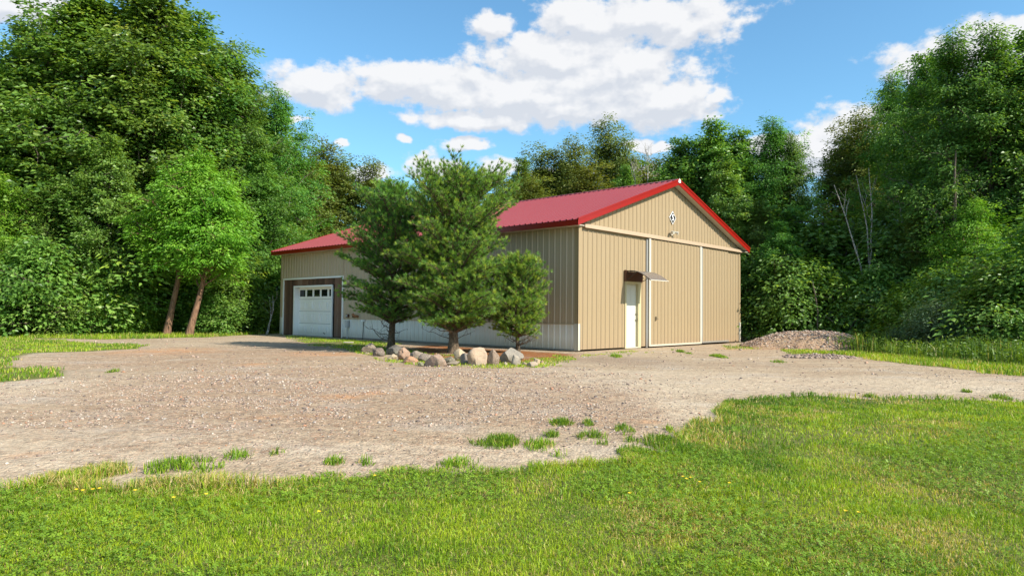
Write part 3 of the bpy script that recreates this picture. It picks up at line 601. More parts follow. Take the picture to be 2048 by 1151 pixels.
# ------------------------------------------------------------------ the metal building
W_, L_, H_ = 10.76, 17.37, 3.66
OE, OG, ZE, ZR = .37, .25, 3.82, 5.80
B = empty('metal_building', (CX, CY, 0), YAW, label='long tan metal pole building with red ribbed roof behind three pines', cat='building')
SLOPE = (ZR - ZE) / (W_ / 2 + OE)
def roof_z(u): return ZR - abs(u - W_ / 2) * SLOPE
PW = .914
def panel_profile(w=PW, x0=0.0, rib=.024):
    """trapezoid ribs every 228.5 mm, low stiffeners between; returns x, outward offset"""
    pts = [(0, 0.0)]
    k = 0
    while True:
        c = .228 * (k + .5) - (x0 % .228)
        k += 1
        if c - .03 > w: break
        for q, d in ((-.033, 0), (-.012, rib), (.012, rib), (.033, 0), (.09, 0), (.10, .005), (.13, .005), (.14, 0)):
            if 0 < c + q < w: pts.append((c + q, d))
    pts.append((w, 0.0)); return pts
def panel_mesh(name, mat, w, z0, z1, thick=.004, x0=0.0, rib=.024):
    pr = panel_profile(w, x0, rib); n = len(pr); V = []
    f0 = z0 if callable(z0) else (lambda x: z0); f1 = z1 if callable(z1) else (lambda x: z1)
    for x, d in pr: V.append((x, -d - thick, f0(x))); V.append((x, -d - thick, f1(x)))
    F = [(2 * i, 2 * i + 2, 2 * i + 3, 2 * i + 1) for i in range(n - 1)]
    me = bpy.data.meshes.new(name); me.from_pydata(V, [], F); me.update(); me.materials.append(mat); return me
def side_panels(name, mat, z0, z1, v_hi, v_lo, off=0.0, rot=-90, u=0.0, parent=None):
    n = math.ceil((v_hi - v_lo) / PW - .01); me = panel_mesh(name, mat, PW - .002, z0, z1)
    for i in range(n):
        w = min(PW, v_hi - v_lo - i * PW)
        mm = me if w > PW - .01 else panel_mesh(name, mat, w, z0, z1)
        link(name, mm, parent or B, (u - off, v_hi - i * PW, 0), (0, 0, math.radians(rot)))
# inner shell (framing and liner) keeps the panels closed
sh = MB(); e = .03
sh.box(e, W_ - e, e, L_ - e, .02, 3.62).hexa([(e, e, 3.62), (W_ - e, e, 3.62), (W_ - e, L_ - e, 3.62), (e, L_ - e, 3.62), (W_ / 2 - .05, e, ZR - .2), (W_ / 2 + .05, e, ZR - .2), (W_ / 2 + .05, L_ - e, ZR - .2), (W_ / 2 - .05, L_ - e, ZR - .2)])
# garage recess: the shell is set back there
sh2 = MB(); G0, G1, GT, GR = 13.06, 16.12, 2.16, .22
sh2.box(GR + .06, W_ - e, .14, L_ - e, .02, 3.6)
sh2.hexa([(e, e, 3.6), (W_ - e, e, 3.6), (W_ - e, L_ - e, 3.6), (e, L_ - e, 3.6), (W_ / 2 - .05, e, ZR - .2), (W_ / 2 + .05, e, ZR - .2), (W_ / 2 + .05, L_ - e, ZR - .2), (W_ / 2 - .05, L_ - e, ZR - .2)])
sh2.build('framing', M['dark'], B)
# side wall toward the pines
S0, S1, ST = 12.21, 17.04, 2.48
side_panels('wall_panel', M['taupe'], .795, 3.66, S0, 0.06)
side_panels('wainscot_panel', M['wain'], .05, .775, S0, 0.06, off=-.0)
side_panels('wall_panel', M['taupe'], ST + .05, 3.66, L_, S0)
MB().box(-.012, .03, S1 + .08, L_ - .06, .80, ST + .05).build('wall_panel', M['taupe'], B)
MB().box(-.014, .03, S1 + .08, L_ - .06, .05, .78).build('wainscot_panel', M['wain'], B)
MB().box(-.036, -.004, .06, S0 - .06, .775, .80).build('wainscot_cap', M['taupe'], B)
MB().box(-.032, .03, .02, S0, .0, .05).build('base_trim', M['greytrim'], B)
MB().box(-.018, .012, L_ - .06, L_ + .012, .80, 3.66).build('corner_trim', M['taupe'], B)
MB().box(-.02, .014, L_ - .10, L_ + .016, .0, .80).build('corner_trim', M['cream'], B)
c_ = MB().box(-.034, .0, -.034, .10, .80, 3.66); c_.box(-.034, .12, -.036, .0, .80, 3.662); c_.build('corner_trim', M['tan'], B)
c_ = MB().box(-.038, .0, -.038, .11, .02, .80); c_.box(-.038, .06, -.041, .0, .022, .803); c_.build('corner_trim', M['cream'], B)
c_ = MB().box(W_ - .10, W_ + .03, -.034, .0, .80, 3.66); c_.box(W_, W_ + .032, -.036, .1, .80, 3.662); c_.build('corner_trim', M['tan'], B)
c_ = MB().box(W_ - .06, W_ + .036, -.04, .0, .02, .80); c_.box(W_, W_ + .038, -.042, .1, .018, .803); c_.build('corner_trim', M['cream'], B)
# other two walls
nr = math.ceil(L_ / PW - .01); me = panel_mesh('wall_panel', M['tan'], PW - .002, .04, 3.66)
for i in range(nr): link('wall_panel', me, B, (W_, i * PW, 0), (0, 0, math.radians(90)))
def pan_row(z0, z1, u0, u1, y=0.0, mat='tan', rot=0, parent=None, name='wall_panel', off=0.0):
    u = u0
    while u < u1 - .02:
        w = min(PW, u1 - u); a = u
        f0 = (lambda x, a=a: z0(a + x)) if callable(z0) else z0
        f1 = (lambda x, a=a: z1(a + x)) if callable(z1) else z1
        link(name, panel_mesh(name, M[mat], w - .002, f0, f1, x0=0), parent or B, (a, y - off, 0)); u += PW
# rear gable: rotate 180
nrb = math.ceil(W_ / PW)
for i in range(nrb):
    u_hi = W_ - i * PW; w = min(PW, u_hi)
    link('wall_panel', panel_mesh('wall_panel', M['tan'], w - .002, .04, lambda x, a=u_hi: roof_z(a - x) - .12), B, (u_hi, L_, 0), (0, 0, math.pi))
# front gable lower wall (left of door, above door, right part)
DZ = 3.60
DL, DR, DTOP = 2.42, 3.34, 2.16
pan_row(.04, DZ, .12, DL - .001); pan_row(DTOP, DZ, DL, DR); pan_row(.04, DZ, DR + .001, 3.66); pan_row(.04, DZ, 9.6, W_ - .1); pan_row(.5, DZ, 3.66, 9.6, y=.02)
pan_row(3.72, lambda u: roof_z(u) - .16, .03, W_ / 2); 
for i in range(6):
    a = W_ / 2 + i * PW; w = min(PW, W_ - .03 - a)
    if w > .05: link('gable_panel', panel_mesh('gable_panel', M['tan'], w - .002, 3.72, lambda x, a=a: max(3.73, roof_z(a + x) - .16)), B, (a, 0, 0))
MB().box(.0, W_, -.018, .02, 3.60, 3.72).build('header_board', M['tan'], B)
# track hood
c_ = MB(); c_.add([(.16, -.03, 3.78), (.16, -.13, 3.74), (.16, -.13, 3.64), (.16, -.10, 3.64), (W_ - .02, -.03, 3.78), (W_ - .02, -.13, 3.74), (W_ - .02, -.13, 3.64), (W_ - .02, -.10, 3.64), (.16, -.03, 3.66), (W_ - .02, -.03, 3.66)],
      [(0, 1, 5, 4), (1, 2, 6, 5), (2, 3, 7, 6), (0, 8, 2, 1), (4, 5, 6, 9), (3, 8, 9, 7), (2, 8, 3), (6, 7, 9)]); c_.build('door_track', M['tantrim'], B)
# sliding door leaves
def sliding(u0, u1, yoff, z0, z1, lt, rt, labelled, handle):
    d = empty('sliding_door', (u0, -yoff, 0)); d.parent = B
    if labelled: d['label'] = labelled
    w = u1 - u0; u = 0.0
    while u < w - .02:
        ww = min(PW, w - u); link('door_panel', panel_mesh('door_panel', M['tan'], ww - .002, z0 + .06, z1), d, (u, 0, 0)); u += PW
    MB().box(0.001, w, -.002, .03, z0 + .01, z1 - .01).build('door_core', M['tan'], d)
    MB().box(-.004, w + .004, -.036, -.002, z0, z0 + .06).build('bottom_rail', M[lt], d)
    if lt == 'cream' or True:
        MB().box(-.006, .10, -.038, -.001, z0 + .002, z1 + .01).build('edge_trim', M[lt], d)
    if rt: MB().box(w - .10, w + .006, -.038, -.001, z0 + .002, z1 + .01).build('edge_trim', M[rt], d)
    if handle:
        h = MB().box(.36, .44, -.05, -.03, .90, 1.02); h.tube([(.40, -.06, .93), (.40, -.09, .95), (.48, -.095, .95)], .011, 6); h.build('door_handle', M['brass'], d)
    return d
sliding(3.75, 7.37, .062, .03, 3.61, 'cream', 'cream', None, True)
sliding(7.40, 9.66, .040, .05, 3.61, 'greytrim', None, 'right leaf with a grey bottom rail', False)
MB().box(3.66, 3.74, -.045, .0, .0, 3.60).build('jamb_post', M['greytrim'], B)
# walk door
fr = MB().box(DL, DL + .07, -.035, .10, .0, DTOP).box(DR - .16, DR, -.035, .10, .0, DTOP).box(DL + .07, DR - .16, -.034, .10, DTOP - .08, DTOP - .002)
fr.build('door_frame', M['doorframe'], B)
MB().box(DL + .07, DR - .16, -.03, .10, .0, .04).build('threshold', M['cream'], B)
wd = MB().box(DL + .07, DR - .16, .06, .10, .04, DTOP - .08); 
for (a0, a1) in ((.12, .50), (.58, .92), (1.02, 1.36), (1.44, 1.94)):
    for s_ in (0, 1):
        x0 = DL + .07 + .07 + s_ * .31; wd.box(x0, x0 + .25, .055, .0605, a0 + .05, a1 + .02)
wdo = wd.build('walk_door', M['door'], B)
k_ = MB().tube([(DR - .20, .058, .92), (DR - .20, .0, .92)], [.018, .03], 8); k_.build('knob', M['brass'], wdo)
k_ = MB().tube([(DR - .20, .06, 1.10), (DR - .20, .03, 1.10)], .025, 8); k_.build('deadbolt', M['brass'], wdo)
# garage front: surround, planks, door
MB().box(-.05, .0, S0 - .03, S0 + .04, .0, ST + .09).build('surround_trim', M['white'], B)
MB().box(-.05, .0, S1, S1 + .08, .0, ST + .02).build('surround_trim', M['white'], B)
MB().box(-.055, .0, S0 + .04, S1 + .08, ST + .02, ST + .09).build('surround_trim', M['white'], B)
rr_ = random.Random(4)
v = S0 + .045
while v < S1 - .02:
    w = min(rr_.uniform(.12, .19), S1 - v); o_ = rr_.uniform(-.004, .006)
    segs = [(.02, ST + .02)] if (v + w < G0 - .05 or v > G1 + .05) else [(GT + .07, ST + .02)]
    if segs[0][0] < 1 and v < G0 < v + w: pass
    for (a0, a1) in segs: MB().box(-.018 + o_, .02, v + .003, v + w - .003, a0, a1).build('plank', M['wood'], B)
    v += w
MB().box(.021, .026, S0, G0, .0, ST).box(.021, .026, G1, S1, .0, ST).box(.021, .026, G0, G1, GT, ST).build('plank_backing', M['dark'], B)
gf = MB().box(-.035, GR, G1 - .02, G1 + .055, 0, GT + .055).box(-.035, GR, G0 - .055, G0 + .02, 0, GT + .055).box(-.034, GR, G0 + .02, G1 - .02, GT - .02, GT + .056); gf.build('garage_door_frame', M['white'], B)
gd = empty('garage_door', (GR, 0, 0)); gd.parent = B
SH = (GT - .02) / 4; CW = (G1 - G0 - .04) / 5
for r_ in range(4):
    z0 = .01 + r_ * SH; s_ = MB()
    s_.box(.0, .05, G0 + .02, G1 - .02, z0 + .004, z0 + SH - .008)
    for c__ in range(5):
        v0 = G0 + .02 + c__ * CW + .07; v1 = v0 + CW - .14
        if r_ < 3:
            s_.box(-.018, .0, v0, v1, z0 + .10, z0 + .112).box(-.018, .0, v0, v1, z0 + SH - .112, z0 + SH - .10).box(-.018, .0, v0, v0 + .012, z0 + .112, z0 + SH - .112).box(-.018, .0, v1 - .012, v1, z0 + .112, z0 + SH - .112)
            s_.box(-.016, .0, v0 + .05, v1 - .05, z0 + .15, z0 + SH - .15)
        else:
            s_.box(-.014, .0, v0 - .03, v1 + .03, z0 + .09, z0 + .12).box(-.014, .0, v0 - .03, v1 + .03, z0 + .42, z0 + .45).box(-.014, .0, v0 - .03, v0, z0 + .12, z0 + .42).box(-.014, .0, v1, v1 + .03, z0 + .12, z0 + .42)
            MB().box(-.006, -.001, v0, v1, z0 + .12, z0 + .42).build('window_pane', M['glass'], gd)
    s_.build('door_section', M['white'], gd)
MB().tube([(-.02, 14.0, .16), (-.02, 13.9, .10)], .012, 6).build('pull_handle', M['black'], gd)
MB().box(-.25, GR, G0 - .1, G1 + .1, -.02, .012).build('apron', M['greytrim'], B)
# roof
rl = L_ + 2 * OG; half = W_ / 2 + OE; slen = math.hypot(half, ZR - ZE); ang = math.atan2(ZR - ZE, half)
nrp = math.ceil(rl / PW); me_full = None
for side in (0, 1):
    for i in range(nrp):
        w = min(PW, rl - i * PW)
        if w < .03: continue
        if w > PW - .01 and me_full is None: me_full = panel_mesh('roof_panel', M['roof'], PW, 0, slen + .03, .004, 0, .034)
        mm = me_full if w > PW - .01 else panel_mesh('roof_panel', M['roof'], w, 0, slen + .03, .004, 0, .034)
        o_ = link('roof_panel', mm, B)
        if side == 0:
            # x axis of the panel runs along -v, z of the panel runs up the slope, -y points out
            ax = Vector((0, -1, 0)); az_ = Vector((math.cos(ang), 0, math.sin(ang))); ay = az_.cross(ax); org = Vector((-OE - .03 * math.cos(ang), L_ + OG - i * PW, ZE - .03 * math.sin(ang)))
        else:
            ax = Vector((0, 1, 0)); az_ = Vector((-math.cos(ang), 0, math.sin(ang))); ay = az_.cross(ax); org = Vector((W_ + OE + .03 * math.cos(ang), -OG + i * PW, ZE - .03 * math.sin(ang)))
        o_.matrix_local = Matrix.Translation(org) @ Matrix((ax, ay, az_)).transposed().to_4x4()
rc = MB(); y0, y1 = -OG - .02, L_ + OG + .02
def P2(s, k, y): return (W_ / 2 + s * k * math.cos(ang), y, ZR - k * math.sin(ang) + .045)
rc.add([P2(-1, .17, y0), P2(-1, .0, y0), P2(1, .17, y0), P2(-1, .17, y1), P2(-1, 0, y1), P2(1, .17, y1)], [(0, 1, 4, 3), (1, 2, 5, 4)])
rc.build('ridge_cap', M['redtrim'], B)
def rake(y_a, y_b, s):
    m_ = MB(); A_ = W_ / 2; c0 = .0
    def q(k, dz, y): u = A_ + s * k; return (u, y, ZR - k * SLOPE + dz)
    kk = half + .02
    m_.hexa([q(0, -.17, y_a), q(kk, -.17, y_a), q(kk, -.17, y_b), q(0, -.17, y_b), q(0, .04, y_a), q(kk, .04, y_a), q(kk, .04, y_b), q(0, .04, y_b)])
    return m_
for (ya, yb) in ((-OG - .03, -OG), (L_ + OG, L_ + OG + .03)):
    for s in (-1, 1):
        m_ = rake(ya, yb, s)
        A_ = W_ / 2; kk = half + .02; yo = ya - .018 if ya < 0 else yb + .018
        def q(k, dz, y): return (A_ + s * k, y, ZR - k * SLOPE + dz)
        y_in = ya if ya < 0 else yb
        lo, hi = min(yo, y_in), max(yo, y_in)
        m_.hexa([q(0.001, -.015, lo), q(kk, -.015, lo), q(kk, -.015, hi), q(0.001, -.015, hi), q(0.001, .045, lo), q(kk, .045, lo), q(kk, .045, hi), q(0.001, .045, hi)])
        m_.build('rake_trim', M['redtrim'], B)
        # sloping soffit under the rake
        yy0, yy1 = (-OG + .001, -.03) if ya < 0 else (L_ + .03, L_ + OG - .001)
        so_ = MB(); so_.hexa([q(0, -.155, yy0), q(kk - .03, -.155, yy0), q(kk - .03, -.155, yy1), q(0, -.155, yy1), q(0, -.13, yy0), q(kk - .03, -.13, yy0), q(kk - .03, -.13, yy1), q(0, -.13, yy1)])
        so_.build('rake_soffit', M['soffit'], B)
# white cap plate at the peak of the front rake
A_ = W_ / 2
pk = MB(); pk.add([(A_ - .07, -OG - .056, ZR - .10), (A_ + .07, -OG - .056, ZR - .10), (A_ + .07, -OG - .056, ZR - .02), (A_, -OG - .056, ZR + .045), (A_ - .07, -OG - .056, ZR - .02),
        (A_ - .07, -OG - .03, ZR - .10), (A_ + .07, -OG - .03, ZR - .10), (A_ + .07, -OG - .03, ZR - .02), (A_, -OG - .03, ZR + .045), (A_ - .07, -OG - .03, ZR - .02)],
       [(0, 1, 2, 3, 4), (9, 8, 7, 6, 5), (0, 5, 6, 1), (1, 6, 7, 2), (2, 7, 8, 3), (3, 8, 9, 4), (4, 9, 5, 0)]); pk.build('peak_plate', M['white'], B)
for s, u in ((-1, -OE), (1, W_ + OE)):
    a, b = (u - .02, u) if s < 0 else (u, u + .02)
    MB().box(a, b, -OG - .03, L_ + OG + .03, ZE - .17, ZE - .012).build('fascia', M['redtrim'], B)
    a, b = (u + .001, -.035) if s < 0 else (W_ + .035, u - .001)
    MB().box(a, b, -OG + .002, L_ + OG - .002, ZE - .165, ZE - .145).build('eave_soffit', M['soffit'], B)
# canopy over the walk door
cn = empty('door_canopy', (0, 0, 0), label='curved smoked plastic canopy with dark scroll brackets over the walk door', cat='canopy')
cn.matrix_world = B.matrix_world
cn.location = (CX, CY, 0); cn.rotation_euler = (0, 0, YAW)
U0, U1 = 2.36, 3.42
MB().box(U0, U0 + .07, -.10, -.03, 2.14, 2.50).box(U0 + .07, U1, -.055, -.03, 2.15, 2.46).build('back_board', M['brown'], cn)
arc = [(-.03 - .95 * t, 2.47 + .06 * math.sin(t * 2.2) - .36 * t ** 2.0) for t in [i / 10 for i in range(11)]]
sh_ = MB()
V = []; F = []
for (y, z) in arc: V += [(U0 + .03, y, z), (U1 + .02, y, z), (U1 + .02, y, z + .006), (U0 + .03, y, z + .006)]
for i in range(10):
    a = i * 4; b = a + 4; F += [(a, a + 1, b + 1, b), (a + 3, b + 3, b + 2, a + 2), (a, b, b + 3, a + 3), (a + 1, a + 2, b + 2, b + 1)]
sh_.add(V, F); sh_.build('canopy_sheet', M['poly'], cn)
for u in (U0 + .05, U1):
    br = MB(); br.tube([(u, y, z - .014) for y, z in arc], .012, 6); br.tube([(u, -.04, 2.18), (u, -.16, 2.22), (u, -.32, 2.34), (u, -.5, 2.44)], .012, 6)
    br.tube([(u, -.10 - .07 * math.cos(t), 2.34 + .07 * math.sin(t)) for t in [i * .6 for i in range(9)]], .009, 5)
    br.tube([(u, -.28 - .05 * math.cos(t), 2.41 + .05 * math.sin(t)) for t in [i * .7 for i in range(8)]], .008, 5)
    br.build('bracket', M['black'], cn)
y_, z_ = arc[-1]
MB().box(U0 + .02, U1 + .03, y_ - .012, y_ + .012, z_ - .008, z_ + .016).build('front_rail', M['cream'], cn)
# sign
sg = empty('sign', (0, 0, 0), label='small black and white diamond sign with letter S high on the gable', cat='sign'); sg.location = (CX, CY, 0); sg.rotation_euler = (0, 0, YAW)
def diamond(w, h, y0, y1):
    m_ = MB(); c = 5.36; z = 4.49
    m_.add([(c, y0, z - h), (c + w, y0, z), (c, y0, z + h), (c - w, y0, z), (c, y1, z - h), (c + w, y1, z), (c, y1, z + h), (c - w, y1, z)], [(0, 1, 2, 3), (7, 6, 5, 4), (0, 4, 5, 1), (1, 5, 6, 2), (2, 6, 7, 3), (3, 7, 4, 0)]); return m_
diamond(.225, .235, -.046, -.030).build('plate', M['white'], sg)
diamond(.195, .205, -.050, -.0465).build('field', M['black'], sg)
cu = bpy.data.curves.new('letter', 'FONT'); cu.body = 'S'; cu.size = .30; cu.extrude = .002; cu.offset = .004; cu.align_x = 'CENTER'; cu.align_y = 'CENTER'
lt = bpy.data.objects.new('letter', cu); COL.objects.link(lt); cu.materials.append(M['white'])
dg = bpy.context.evaluated_depsgraph_get(); lme = bpy.data.meshes.new_from_object(lt.evaluated_get(dg)); bpy.data.objects.remove(lt)
lme.materials.clear(); lme.materials.append(M['white'])
link('letter', lme, sg, (5.36, -.0525, 4.49), (math.pi / 2, 0, 0))
# floodlight
fl = empty('floodlight', (CX, CY, 0), YAW, label='small twin head white floodlight on the gable below the diamond sign', cat='light')
MB().tube([(5.27, -.028, 3.92), (5.27, -.07, 3.92)], .06, 10).build('base', M['cream'], fl)
for du, nm in ((-.10, 0), (.13, 1)):
    MB().tube([(5.27, -.07, 3.92), (5.27 + du, -.13, 3.96)], .014, 6).build('arm', M['cream'], fl)
    MB().tube([(5.27 + du, -.10, 3.98), (5.27 + du * 1.3, -.22, 3.93)], [.035, .06], 10).build('lamp_head', M['cream'], fl)
# utilities on the side wall
mt = empty('electric_box', (CX, CY, 0), YAW, label='grey utility box with conduit on the white wainscot near the garage', cat='utility box')
MB().box(-.14, -.035, 11.68, 11.86, .44, .72).build('box', M['utility'], mt, bevel=.008); MB().tube([(-.08, 11.77, .44), (-.08, 11.77, 0)], .018, 6).build('conduit', M['utility'], mt)
ou = empty('outlet_cover', (CX, CY, 0), YAW, label='small brown covered outlet on the tan siding above the utility box', cat='outlet')
MB().box(-.10, -.03, 11.72, 11.86, .85, .98).build('cover', M['brown'], ou, bevel=.006); MB().box(-.115, -.10, 11.75, 11.83, .88, .95).build('flap', M['utility'], ou)
vp = empty('vent_pipe', (CX, CY, 0), YAW, label='rusty elbow vent pipe on the side wall right of the outlet', cat='vent')
MB().tube([(-.03, 11.10, .90), (-.14, 11.10, .90), (-.20, 11.14, .92), (-.22, 11.20, .99)], .055, 10).build('elbow', M['rust'], vp)
MB().tube([(-.03, 11.36, .88), (-.12, 11.36, .88)], .035, 8).build('stub', M['black'], vp)
hb = empty('tap_pipe', (CX, CY, 0), YAW, label='thin black pipe with a white cap running down the wainscot', cat='pipe')
MB().tube([(-.05, 10.68, .72), (-.05, 10.72, 0)], .011, 6).build('pipe', M['black'], hb); MB().box(-.11, -.035, 10.62, 10.76, .70, .76).build('cap', M['white'], hb)
pb = at(697, 686, 22); gxp, gyp = ground(697, 686)
MB().box(-.17, .17, -.045, .045, 0, .035).build('wooden_board', M['cream'], None, loc=(gxp, gyp, .02), rot=(0, 0, .05), label='short pale board lying on the grass before the wainscot', cat='board')

# ------------------------------------------------------------------ boulders
def boulder(px, pyb, wpx, hpx, col, label, seed, ang=.25, tilt=0.0, sub=4, cuts=5):
    rn = random.Random(seed)
    x, y = ground(px, pyb); k = math.hypot(x, y) / math.hypot(x / y, 1) / FPX
    w, h = wpx * k, hpx * k; y += w * .35
    w *= (y / (y - w * .35)); h *= 1.04
    bm = bmesh.new(); bmesh.ops.create_icosphere(bm, subdivisions=sub, radius=1)
    pl = [(Vector((rn.uniform(-1, 1), rn.uniform(-1, .4), rn.uniform(-.3, 1))).normalized(), rn.uniform(.55, .82)) for _ in range(int(cuts * ang * 4) + 3)]
    for v in bm.verts:
        c = v.co.copy(); nrm = c.normalized(); c = c * (1 + .34 * mnoise.noise(nrm * 1.2 + Vector((seed * 3.1, 0, 0))) + .12 * mnoise.noise(nrm * 3.5 + Vector((0, seed, 0))))
        for n_, d in pl:
            t = c.dot(n_) - d
            if t > 0: c -= n_ * t * .92
        c += nrm * (.05 * mnoise.noise(nrm * 5 + Vector((seed, 3, 1))) + .03 * mnoise.noise(nrm * 12 + Vector((seed, 3, 1))))
        v.co = c
    xs = [v.co.x for v in bm.verts]; zs = [v.co.z for v in bm.verts]
    rx = (max(xs) - min(xs)) / 2; top = max(zs)
    for v in bm.verts: v.co = Vector(((v.co.x - (max(xs) + min(xs)) / 2) / rx * w / 2, v.co.y * w * .42, v.co.z / top * h * .58 + h * .42))
    if tilt:
        for v in bm.verts: v.co.z += v.co.x * tilt
    for v in bm.verts: v.co.z = max(v.co.z, -.06)
    me = bpy.data.meshes.new('boulder'); bm.to_mesh(me); bm.free(); me.materials.append(M['rock'])
    for p_ in me.polygons: p_.use_smooth = True
    o_ = link('boulder', me, None, (x, y, zat(x, y)), label=label, category='boulder', group='boulders in a row at the foot of the pines'); o_.color = (*col, 1)
    return o_
PK, GY_, DG, CR, OR = (.31, .195, .13), (.21, .165, .125), (.095, .09, .08), (.42, .33, .21), (.40, .21, .11)
for i, q in enumerate([
    (733.7, 705, 34, 19, GY_, 'leftmost boulder, long brown-grey, higher at its right end', .1, .2),
    (755.7, 710.4, 26, 16, (.14, .105, .085), 'low round dark brown boulder, second from the left', .1, 0),
    (787, 707.5, 38, 19, DG, 'dark grey mossy boulder in front of the left pine trunk', .2, .0),
    (783.7, 718.6, 19, 13, CR, 'small pale cream rock in front of the dark grey boulder', .15, 0),
    (806, 717.6, 26, 25, PK, 'upright pinkish boulder right of the left pine trunk', .15, .15),
    (831, 715.6, 34, 16, GY_, 'flat brown-grey boulder behind the orange one', .2, 0),
    (819.6, 723, 31, 13, OR, 'low orange-pink rock in front of the flat brown-grey boulder', .25, 0),
    (850, 720, 34, 15, GY_, 'wide low grey boulder left of the big angular pink one', .25, 0),
    (869, 730.7, 48, 24, (.31, .205, .145), 'big angular pink-tan boulder in front of the middle pine', .35, .05),
    (899, 724.5, 23, 13, (.16, .15, .10), 'small grey-green rock right of the angular pink boulder', .1, 0),
    (902.6, 729, 29, 9, (.24, .20, .14), 'flat tan rock lying in front, below the middle pine trunk', .2, 0),
    (918.7, 719.6, 26, 24, CR, 'rounded cream-pink boulder right beside the middle pine trunk', .15, -.05),
    (933, 725.4, 28, 21, (.22, .185, .15), 'grey-tan boulder partly hidden by the biggest one', .15, .1),
    (953, 728.8, 42, 35, (.40, .30, .21), 'biggest boulder of the row, tall rounded cream-pink', .22, .02),
    (985, 728.4, 28, 30, (.22, .155, .11), 'pointed brown boulder right of the biggest one', .4, 0),
    (1022, 724.5, 52, 30, (.21, .19, .155), 'large peaked grey boulder at the foot of the small right pine', .4, .02),
    (1032, 728.6, 19, 21, (.27, .24, .195), 'light grey stone leaning on the large peaked grey boulder', .3, 0),
    (1074, 726.4, 13, 11, CR, 'small slanted cream rock at the right end, behind the flat one', .3, -.2),
    (1065, 732, 23, 11, (.33, .265, .19), 'flat cream rock near the right end of the row', .3, 0),
    (1049, 728.8, 11, 6.5, CR, 'very small cream stone between the grey boulder and the flat cream rock', .2, 0),
    (1083.5, 725.4, 9.5, 6.5, PK, 'very small pink stone at the far right end of the row', .2, 0),
    (1011, 728.8, 8.5, 7, (.35, .30, .21), 'tiny pale triangular stone in front of the large peaked boulder', .4, 0),
    (733, 707, 11, 4.5, CR, 'tiny pale stone in front of the leftmost boulder', .1, 0),
    (826, 725.5, 9, 5, PK, 'tiny pinkish stone in front of the low orange rock', .2, 0),
    (841, 729.5, 13, 8, (.15, .155, .09), 'small mossy greenish rock left of the angular pink boulder', .2, 0)]):
    boulder(q[0], q[1], q[2], q[3], q[4], q[5], 11 + i, q[6] + .02, q[7])

# ------------------------------------------------------------------ trees
def tubes_np(paths, n=6):
    """paths: list of (points Nx3, radii N) -> V, F (quads)"""
    Vs, Fs, b = [], [], 0
    for P, r in paths:
        P = np.asarray(P, float); r = np.asarray(r, float); k = len(P)
        d = np.gradient(P, axis=0); d = unit(d); ref = np.where(np.abs(d[:, 2:3]) < .9, [[0, 0, 1.]], [[1., 0, 0]])
        a = unit(np.cross(d, ref)); c = np.cross(d, a); t = np.arange(n) * 2 * np.pi / n
        V = P[:, None] + (a[:, None] * np.cos(t)[None, :, None] + c[:, None] * np.sin(t)[None, :, None]) * r[:, None, None]
        Vs.append(V.reshape(-1, 3)); i = np.arange(k - 1)[:, None] * n; j = np.arange(n)[None]; j2 = (j + 1) % n
        Fs.append((np.stack([i + j, i + j2, i + n + j2, i + n + j], -1).reshape(-1, 4)) + b); b += k * n
    return np.concatenate(Vs), np.concatenate(Fs)
